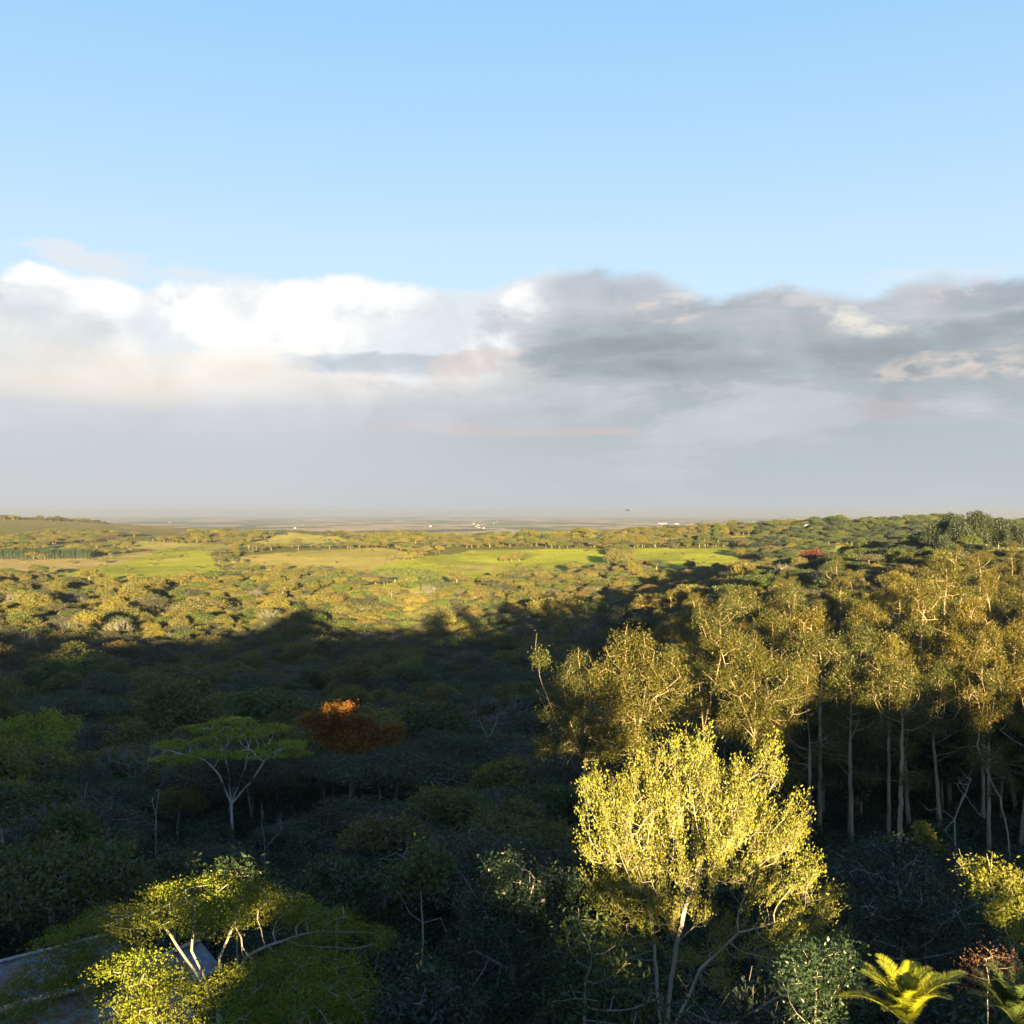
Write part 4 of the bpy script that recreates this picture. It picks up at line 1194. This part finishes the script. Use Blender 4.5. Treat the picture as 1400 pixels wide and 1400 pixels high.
for i, (px, pt, d, k, sx) in enumerate([(1297, 706, 455, 'r', 1.0), (1312, 712, 440, 'e', 1.3), (1336, 703, 450, 'r', 1.0), (1349, 708, 462, 'e', 1.2), (1364, 713, 450, 'e', 1.1), (1378, 720, 455, 'r', 0.9), (1392, 722, 450, 'e', 1.2), (1280, 716, 452, 'r', 0.9), (1405, 720, 455, 'r', 1.0), (1425, 718, 460, 'e', 1.2), (1288, 735, 430, 'r', 0.8)]):
    pr = hills[i % 2]; pt -= 7; sx = min(sx, 1.0) * (1.0 if k == 'r' else 0.85)
    lab = 'tall dark tree on the crest of the right hill, against the sky'
    place_top(pr, px, pt, d, lab, 'tree', 'tall trees on the right hill', name='hilltop_tree', sxy=1.1 * sx, clear=5, zoff=-5.0)

# maroon tree and single field trees
def field_tree(px, pbase, height_px, pr, label, group=None, sx=1.0, name=None):
    x, y = hit(px, pbase)
    s = height_px / FPX * y / pr.h / 0.62
    return place(pr, x, y, s, label, 'tree', group, name, zoff=-0.38 * pr.h * s, sxy=sx * 0.78, clear=max(4.0, 4.5 * s * sx))


global_mar = proto_round(71, 5.5, 9.0, 'maroon', leaf=0.4, flat=0.8, n=300, per=24)
d_ = 520; place_top(global_mar, 1115, 749, d_, 'dark maroon round tree among the olive green canopy on the right', 'tree', name='maroon_tree', sxy=1.25, clear=7)
for (px, pb, hp, k, lab) in [(842, 776, 27, 4, 'big dark tree standing at the gap between the two bright green fields'),
                             (143, 771, 8, 1, 'single small dark tree on the tan field at the left'),
                             (97, 771, 5, 1, 'tiny lone bush on the tan field right of the pine block'),
                             (985, 745, 9, 4, 'bright round tree beyond the green fields, right of centre')]:
    field_tree(px, pb, hp, rounds[k], lab, name='field_tree')
for (px, pb, hp) in [(532, 768, 9), (542, 767, 10), (552, 767, 10), (564, 766, 12), (574, 765, 9)]:
    field_tree(px, pb, hp, rounds[px % 5], 'tree of the small row on the golden field left of centre', 'row of trees on the golden field', name='field_tree')
for (px, pb, hp) in [(690, 769, 11), (700, 769, 14), (710, 768, 15), (718, 768, 12)]:
    field_tree(px, pb, hp, rounds[px % 5], 'tree of the dark clump standing in the bright green field', 'clump in the bright green field', name='field_tree')
for (px, pb, hp) in [(512, 797, 17), (525, 797, 21), (540, 797, 22), (555, 796, 22), (570, 797, 21), (585, 797, 20), (598, 797, 15)]:
    field_tree(px, pb, hp, rounds[3], 'tree of the dome shaped grey-green clump in front of the green field', 'dome shaped clump', name='field_tree', sx=1.1)

# pine block at the left, in rows
random.seed(9)
pr_root = None
for r in range(3):
    for i in range(38):
        px = -30 + i * 4.1 + random.uniform(-1, 1) + r * 2
        x, y = hit(px, 764.5 - r * 1.2)
        place(pines[(i + r) % 2], x, y, (0.86 + 0.14 * random.random()) * (14.0 / FPX * y / 15), 'dark pine in the planted block beside the tan field', 'pine tree', 'pines of the planted block', sxy=1.45)
for i in range(16):
    px = 341 + i * 3.3; x, y = hit(px, 733 - abs(i - 8) * 0.12)
    place(pines[i % 2], x, y, 8.0 / FPX * y / 15, 'green pine in the small wood crowning the pale ridge', 'pine tree', 'pines on the pale ridge', sxy=1.5)

# ------------------------------------------------------------------ far small buildings
M['whitewall'] = flat_mat('white_render', (0.38, 0.35, 0.31), 0.8, 0.08)
M['roofred'] = flat_mat('roof_sheet_red', (0.30, 0.13, 0.08), 0.7, 0.2)
M['roofpale'] = flat_mat('roof_sheet_pale', (0.50, 0.48, 0.46), 0.5, 0.1)


def house(px, py, L, W, H, label, group, roof='roofpale', rot=0.3):
    x, y = hit(px, py); z = float(gz(x, y)) - 0.3
    root = empty('farm_building', (x, y, z)); root.rotation_euler = (0, 0, rot); tag(root, label, 'building', group)
    V, Q = box(-L / 2, L / 2, -W / 2, W / 2, 0, H); add('wall', make_mesh('house_wall', V, Q, mats=[M['whitewall']]), root)
    l, w = L / 2 + 0.5, W / 2 + 0.5
    V = np.array([(-l, -w, H + .01), (l, -w, H + .01), (l, w, H + .01), (-l, w, H + .01), (-l, 0, H + W * 0.25), (l, 0, H + W * 0.25)])
    add('roof', make_mesh('house_roof', V, np.array([(0, 1, 5, 4), (2, 3, 4, 5), (0, 3, 2, 1)]), np.array([(0, 4, 3), (1, 2, 5)]), mats=[M[roof]]), root)
    for k in (-0.25, 0.25):
        V, Q = box(L * k - L * 0.07, L * k + L * 0.07, -W / 2 - 0.05, -W / 2 - 0.005, H * 0.35, H * 0.75)
        add('window', make_mesh('house_window', V, Q, mats=[M['glass']]), root)


random.seed(3)
for i in range(24):
    px = random.choice([random.uniform(640, 700), random.uniform(880, 960), random.uniform(930, 1120), random.uniform(170, 340), random.uniform(400, 1100)])
    py = random.uniform(712.5, 723)
    house(px, py, random.uniform(9, 24), random.uniform(7, 12), random.uniform(3, 5), 'tiny pale building on the hazy plain below the horizon', 'far buildings on the plain', random.choice(['roofpale', 'roofpale', 'roofred']), random.uniform(-.5, .5))
house(906, 716.5, 90, 24, 6, 'long white flat building on the plain right of centre, the longer of two', None, 'roofpale', 0.05)
house(925, 716.8, 45, 20, 5, 'shorter white building beside the long one on the far plain', None, 'roofpale', 0.05)

# ------------------------------------------------------------------ bird
def bird():
    d = 70; x = (858 - 700) / FPX * d; z = CAMZ + (700 - 698) / FPX * d
    A = np.array([(-0.17, 0, 0), (-0.08, 0, 0.01), (0.06, 0, 0.01), (0.13, 0, 0.02)], float); B = np.array([(-0.08, 0, 0.01), (0.06, 0, 0.01), (0.13, 0, 0.02), (0.17, 0, 0.01)], float)
    V, Q = tubes(A, B, np.array([0.012, 0.035, 0.045, 0.028]), np.array([0.035, 0.045, 0.028, 0.004]), 8)
    wings = []
    for s in (-1, 1):
        v = np.array([(0.07, 0, 0.03), (-0.05, 0, 0.03), (-0.03, s * 0.17, 0.09), (0.05, s * 0.15, 0.09), (-0.07, s * 0.34, 0.05), (-0.01, s * 0.32, 0.05)])
        v = np.vstack([v, v - [0, 0, 0.008]])
        wings.append((v, np.array([(0, 1, 2, 3), (3, 2, 4, 5), (6, 9, 8, 7), (9, 11, 10, 8), (0, 3, 9, 6), (3, 5, 11, 9), (1, 7, 8, 2), (2, 8, 10, 4), (4, 10, 11, 5)])))
    root = empty('bird', (x, d, z)); root.rotation_euler = (0.1, 0, 0.5)
    tag(root, 'tiny dark bird flying just above the horizon right of centre', 'bird')
    m = flat_mat('dark_feathers', (0.04, 0.038, 0.035), 0.7)
    add('body', make_mesh('bird_body', *joinvq([(V, Q)] + wings), mats=[m]), root)


bird()

# ------------------------------------------------------------------ the wood
random.seed(2024)
rs = np.random.default_rng(99)
G0 = np.array(grounded)


def candidates(y0, y1, sp, margin, keep=1.0, seed=0):
    r = np.random.default_rng(seed)
    ys = np.arange(y0, y1, sp); pts = []
    for k, y in enumerate(ys):
        w = 0.56 * y + margin
        xs = np.arange(-w, w, sp) + (sp / 2 if k % 2 else 0)
        pts.append(np.stack([xs, np.full(len(xs), y)], -1))
    p = np.concatenate(pts); p += r.uniform(-0.5, 0.5, p.shape) * sp
    p = p[r.random(len(p)) < keep]
    return p


near = candidates(58, 480, 6.7, 16, seed=1)
mid = candidates(480, 1010, 7.6, 10, seed=2)
far = candidates(1010, 1750, 9.5, 0, seed=3)
vfar = candidates(1750, 4200, 15, 0, seed=4)
def thin(p, s, thr, seed): 
    return p[(fbm(p[:, 0], p[:, 1], s, seed) + 0.25 * fbm(p[:, 0], p[:, 1], s / 6, seed + 9)) > thr]
far = thin(far, 330, -0.03, 50); vfar = thin(vfar, 620, 0.07, 60)
allp = np.concatenate([near, mid, far, vfar])
f = field_of(allp[:, 0], allp[:, 1])
gapm = (f < 0)
# buffer in front of fields so that their near edge shows
_, ppy = project(allp[:, 0], allp[:, 1], gz(allp[:, 0], allp[:, 1]))
f2 = field_of(allp[:, 0], allp[:, 1] + 0.11 * allp[:, 1])
gapm &= ~((f2 >= 0) & (allp[:, 1] > 600) & (rs.random(len(allp)) < 0.75))
fieldp = allp[(f >= 0) & (allp[:, 1] > 600) & (rs.random(len(allp)) < 0.035 + 0.25 * (fbm(allp[:, 0], allp[:, 1], 60, 91) > 0.2))]
allp = allp[gapm]
for (gx, gy, gr) in grounded:
    if gr > 0: allp = allp[(allp[:, 0] - gx) ** 2 + (allp[:, 1] - gy) ** 2 > gr * gr]
order = np.argsort(allp[:, 1]); allp = allp[order]
npx, _ = project(allp[:, 0], allp[:, 1], gz(allp[:, 0], allp[:, 1]))
zone = fbm(allp[:, 0], allp[:, 1], 90, 77)
# all kinds in one list for the instanced wood
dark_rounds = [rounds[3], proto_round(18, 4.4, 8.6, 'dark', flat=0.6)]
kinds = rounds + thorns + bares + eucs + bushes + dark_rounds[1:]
NK = {id(k): i for i, k in enumerate(kinds)}
count_ind = 0; gumc = 0
inst = []       # x, y, z, rot, scale, sxy, kind
for i, (x, y) in enumerate(allp):
    px = npx[i]; q = rs.random(); sxy = 0.86 + 0.45 * rs.random() ** 1.5
    right = sst(px + 60 * zone[i], 850, 960) * (1 - sst(y, 330, 430)) * sst(y, 85, 105)
    if rs.random() < right * 0.8:
        k = eucs[rs.integers(4)] if q < 0.5 else ((rounds + dark_rounds * 3)[rs.integers(11)])
        s = (0.52 + 0.33 * rs.random()) * (1 if q < 0.5 else 1.5)
        sxy *= 1.05
    elif q < 0.05: k = bares[rs.integers(2)]; s = 0.8 + 0.35 * rs.random()
    elif (q < 0.6 and y < 420) or q < 0.38: k = thorns[rs.integers(4)]; s = 0.68 + 0.5 * rs.random()
    else: k = rounds[rs.integers(5)]; s = 0.62 + 0.66 * rs.random() ** 1.3
    zs = 0.25 + (0.9 if y > 480 else 0) + (1.0 if y > 900 else 0)
    if y > 1010: s *= 1.05; sxy *= 1.15
    if y > 1750: s *= 1.2; sxy *= 1.5
    if k in bares and y > 700: k = rounds[0]
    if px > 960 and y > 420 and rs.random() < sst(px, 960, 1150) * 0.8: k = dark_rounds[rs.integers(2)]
    hill = gau((x - 235) / 90, (y - 480) / 110)
    # keep the shaded valley's canopy under the edge of the shade
    h = k.h * s
    if y > 130 and rs.random() < 0.08: s *= 1.4
    if y < 130 and px < 860:
        lim = -float(rel(x, y)) - 14.4 - (y - 38) * SLOPE - 1.5
        if h > lim: s *= max(0.45, lim / h)
    if y < 96 and px < 860: s = min(s, 0.85)
    if y < 98 and 150 < px < 420: s *= 0.55
    if px > 1040 and y < 92: continue
    if px > 940 and y < 78: continue
    if abs(px - 318) < 62 and 80 < y < 100: continue
    inst.append((x, y, float(gz(x, y)) - zs, rs.random() * 6.28, s, sxy, NK[id(k)], px))

LAB = {
    'round_near': ('rounded dark green tree in the shaded valley wood', 'rounded trees in the shaded valley'),
    'thorn_near': ('flat topped grey-green thorn tree in the shaded valley wood', 'thorn trees in the shaded valley'),
    'bare_near': ('thin leafless grey tree in the shaded valley wood', 'bare trees in the shaded valley'),
    'gum': ('shorter gum tree with olive gold foliage in the wood behind the tall gum stand', 'gum trees in the sunlit wood'),
    'round_right': ('rounded olive tree among the gums in the sunlit wood on the right', 'rounded trees among the gums'),
}
stuff = []
n_ind = 0
for (xf, yf) in fieldp:
    inst.append((xf, yf, float(gz(xf, yf)) - 0.8, rs.random() * 6.28, 0.25 + 0.35 * rs.random() ** 2, 1.2, int(rs.integers(5)), 99999))
for yy in np.arange(86, 150, 8.0):
    for xx in np.arange(0.62 * yy + 8, 140, 7.5):
        xg = xx + rs.uniform(-2, 2); yg = yy + rs.uniform(-2, 2)
        inst.append((xg, yg, float(gz(xg, yg)) - 0.2, rs.random() * 6.28, 0.80 + 0.16 * rs.random(), 1.1, NK[id(eucs[rs.integers(4)])], 99999))
for t in inst:
    x, y, z, rot, s, sxy, ki, px = t
    k = kinds[ki]
    if n_ind < 300 and abs(px - 700) < 800:
        isr = px > 900
        if k in eucs: lb = LAB['gum']; nm = 'gum_tree'; ct = 'gum tree'
        elif k in bares: lb = LAB['bare_near']; nm = 'bare_tree'; ct = 'tree'
        elif k in thorns: lb = LAB['thorn_near']; nm = 'thorn_tree'; ct = 'tree'
        else: lb = LAB['round_right'] if isr else LAB['round_near']; nm = 'woodland_tree'; ct = 'tree'
        if isr and k in thorns: lb = ('flat topped thorn tree in the wood under and behind the gums', 'thorn trees near the gums')
        if isr and k in bares: lb = ('thin leafless grey tree in the wood under and behind the gums', 'bare trees near the gums')
        o = empty(nm, (x, y, z)); o.rotation_euler = (0, 0, rot); o.scale = (s * sxy, s * sxy, s)
        tag(o, lb[0], ct, lb[1])
        add('trunk', k.trunk, o); add('crown', k.crown, o)
        n_ind += 1
    else: stuff.append(t)


def joined(pr, name):
    """crown and limbs of one kind as one mesh with two materials, for the instanced wood"""
    V = []; Q = []; MI = []; T = []; off = 0
    for mi, me in enumerate((pr.crown, pr.trunk)):
        n = len(me.vertices); co = np.empty(n * 3, np.float32); me.vertices.foreach_get('co', co)
        li = np.empty(len(me.loops), np.int32); me.loops.foreach_get('vertex_index', li)
        V.append(co.reshape(-1, 3)); Q.append(li.reshape(-1, 4) + off); MI.append(np.full(len(li) // 4, mi)); off += n
        if mi == 0:
            a = np.empty(n, np.float32); me.attributes['rnd'].data.foreach_get('value', a); T.append(a)
        else: T.append(np.full(n, 0.5, np.float32))
    me = make_mesh(name, np.vstack(V), np.vstack(Q), mats=[pr.crown.materials[0], pr.trunk.materials[0]], attrs={'rnd': np.concatenate(T)}, mat_idx=np.concatenate(MI))
    return bpy.data.objects.new(name, me)


def wood_object(name, rows, protos, label, cat, kind='stuff'):
    """one object: points carrying turn, size and kind, planted by a small geometry-node tree"""
    rows = np.array(rows, float)
    me = bpy.data.meshes.new(name)
    me.vertices.add(len(rows)); me.vertices.foreach_set('co', rows[:, :3].astype(np.float32).ravel())
    for an, ty, ci in (('turn', 'FLOAT', 3), ('size', 'FLOAT', 4), ('wide', 'FLOAT', 5)):
        a = me.attributes.new(an, ty, 'POINT'); a.data.foreach_set('value', rows[:, ci].astype(np.float32))
    a = me.attributes.new('sort', 'INT', 'POINT'); a.data.foreach_set('value', rows[:, 6].astype(np.int32))
    o = add(name, me)
    ng = bpy.data.node_groups.new(name + '_planting', 'GeometryNodeTree')
    ng.interface.new_socket('Geometry', in_out='INPUT', socket_type='NodeSocketGeometry')
    ng.interface.new_socket('Geometry', in_out='OUTPUT', socket_type='NodeSocketGeometry')
    N = ng.nodes; Lk = ng.links
    gi = N.new('NodeGroupInput'); go = N.new('NodeGroupOutput'); join = N.new('GeometryNodeJoinGeometry')
    def attr(nm, ty):
        n = N.new('GeometryNodeInputNamedAttribute'); n.data_type = ty; n.inputs[0].default_value = nm
        return n.outputs[0]
    turn, size, wide, sort = attr('turn', 'FLOAT'), attr('size', 'FLOAT'), attr('wide', 'FLOAT'), attr('sort', 'INT')
    cr = N.new('ShaderNodeCombineXYZ'); Lk.new(turn, cr.inputs[2])
    mu = N.new('ShaderNodeMath'); mu.operation = 'MULTIPLY'; Lk.new(size, mu.inputs[0]); Lk.new(wide, mu.inputs[1])
    cs = N.new('ShaderNodeCombineXYZ'); Lk.new(mu.outputs[0], cs.inputs[0]); Lk.new(mu.outputs[0], cs.inputs[1]); Lk.new(size, cs.inputs[2])
    e2r = N.new('FunctionNodeEulerToRotation'); Lk.new(cr.outputs[0], e2r.inputs[0])
    used = sorted(set(rows[:, 6].astype(int)))
    for k in used:
        oi = N.new('GeometryNodeObjectInfo'); oi.inputs['Object'].default_value = protos[k]; oi.inputs['As Instance'].default_value = True
        cmpn = N.new('FunctionNodeCompare'); cmpn.data_type = 'INT'; cmpn.operation = 'EQUAL'
        Lk.new(sort, cmpn.inputs[2]); cmpn.inputs[3].default_value = k
        ip = N.new('GeometryNodeInstanceOnPoints')
        Lk.new(gi.outputs[0], ip.inputs['Points']); Lk.new(cmpn.outputs[0], ip.inputs['Selection'])
        Lk.new(oi.outputs['Geometry'], ip.inputs['Instance'])
        Lk.new(e2r.outputs[0], ip.inputs['Rotation']); Lk.new(cs.outputs[0], ip.inputs['Scale'])
        Lk.new(ip.outputs[0], join.inputs[0])
    Lk.new(join.outputs[0], go.inputs[0])
    md = o.modifiers.new('planting', 'NODES'); md.node_group = ng
    tag(o, label, cat, None, kind)
    return o


src = [joined(k, 'wood_kind') for k in kinds]
wood_object('woods', stuff, src, 'olive and golden canopy of the sunlit wood filling the valley up to the fields and beyond', 'woods')

# undergrowth on the near slope, between and under the trees
ug = []
for (x, y) in candidates(24, 170, 3.1, 12, seed=8):
    px = 700 + FPX * x / y
    if any((x - a) ** 2 + (y - b) ** 2 < 2.0 for a, b, c in grounded): continue
    if px < 300 and y < 52 and y > 30 and px < 260: s0 = 0.5
    else: s0 = 0.75
    k = len(rounds + thorns + bares + eucs) + rs.integers(2)
    ug.append((x, y, float(gz(x, y)) - 0.15, rs.random() * 6.28, s0 * (0.6 + 0.8 * rs.random()), 1.1, k, px))
wood_object('undergrowth', ug, src, 'dark tangled scrub covering the shaded slope between the trees', 'undergrowth')

# wood on the ridge behind the viewpoint; its long shadow lies over the valley
rw = []
for row, yy in enumerate((-48, -54, -60, -66, -73)):
    for x in np.arange(-200, 330, 3.0):
        xx = x + rs.uniform(-1.4, 1.4); y2 = yy + rs.uniform(-1.5, 1.5)
        topz = CAMZ + float(min(wood_top(xx + (60 + y2) * TAZ + q) for q in (-2, -1, 0, 1, 2))) + (y2 + 60) * -SLOPE - (0.0 if row == 2 else 0.6 + 0.8 * rs.random())
        z = float(gz(xx, y2)) - 0.2
        ki = int(rs.integers(5)); s = max(0.25, (topz - z) / kinds[ki].h)
        rw.append((xx, y2, z, rs.random() * 6.28, s, 0.85, ki, 0))
wood_object('ridge_woods', rw, src, 'belt of trees on the ridge behind the viewpoint', 'woods')

# ------------------------------------------------------------------ haze
HAZE = 6.0e-5
V, Q = box(-24000, 24000, -170, 36500, CAMZ - 400, CAMZ + 45)
hm, g = new_mat('haze_air')
pv = g.node('ShaderNodeVolumePrincipled')
pv.inputs['Anisotropy'].default_value = 0.5; pv.inputs['Color'].default_value = (0.46, 0.53, 0.63, 1); pv.inputs['Density'].default_value = HAZE
o_ = g.node('ShaderNodeOutputMaterial'); g.nt.links.new(pv.outputs[0], o_.inputs['Volume'])
hz = add('haze', make_mesh("haze", V, Q, mats=[hm]))
tag(hz, 'pale haze over the far plain', 'haze', None, 'stuff')
print('individual wood trees', n_ind, 'stuff', len(stuff), 'undergrowth', len(ug), 'ridge', len(rw), 'objects', len(bpy.data.objects))
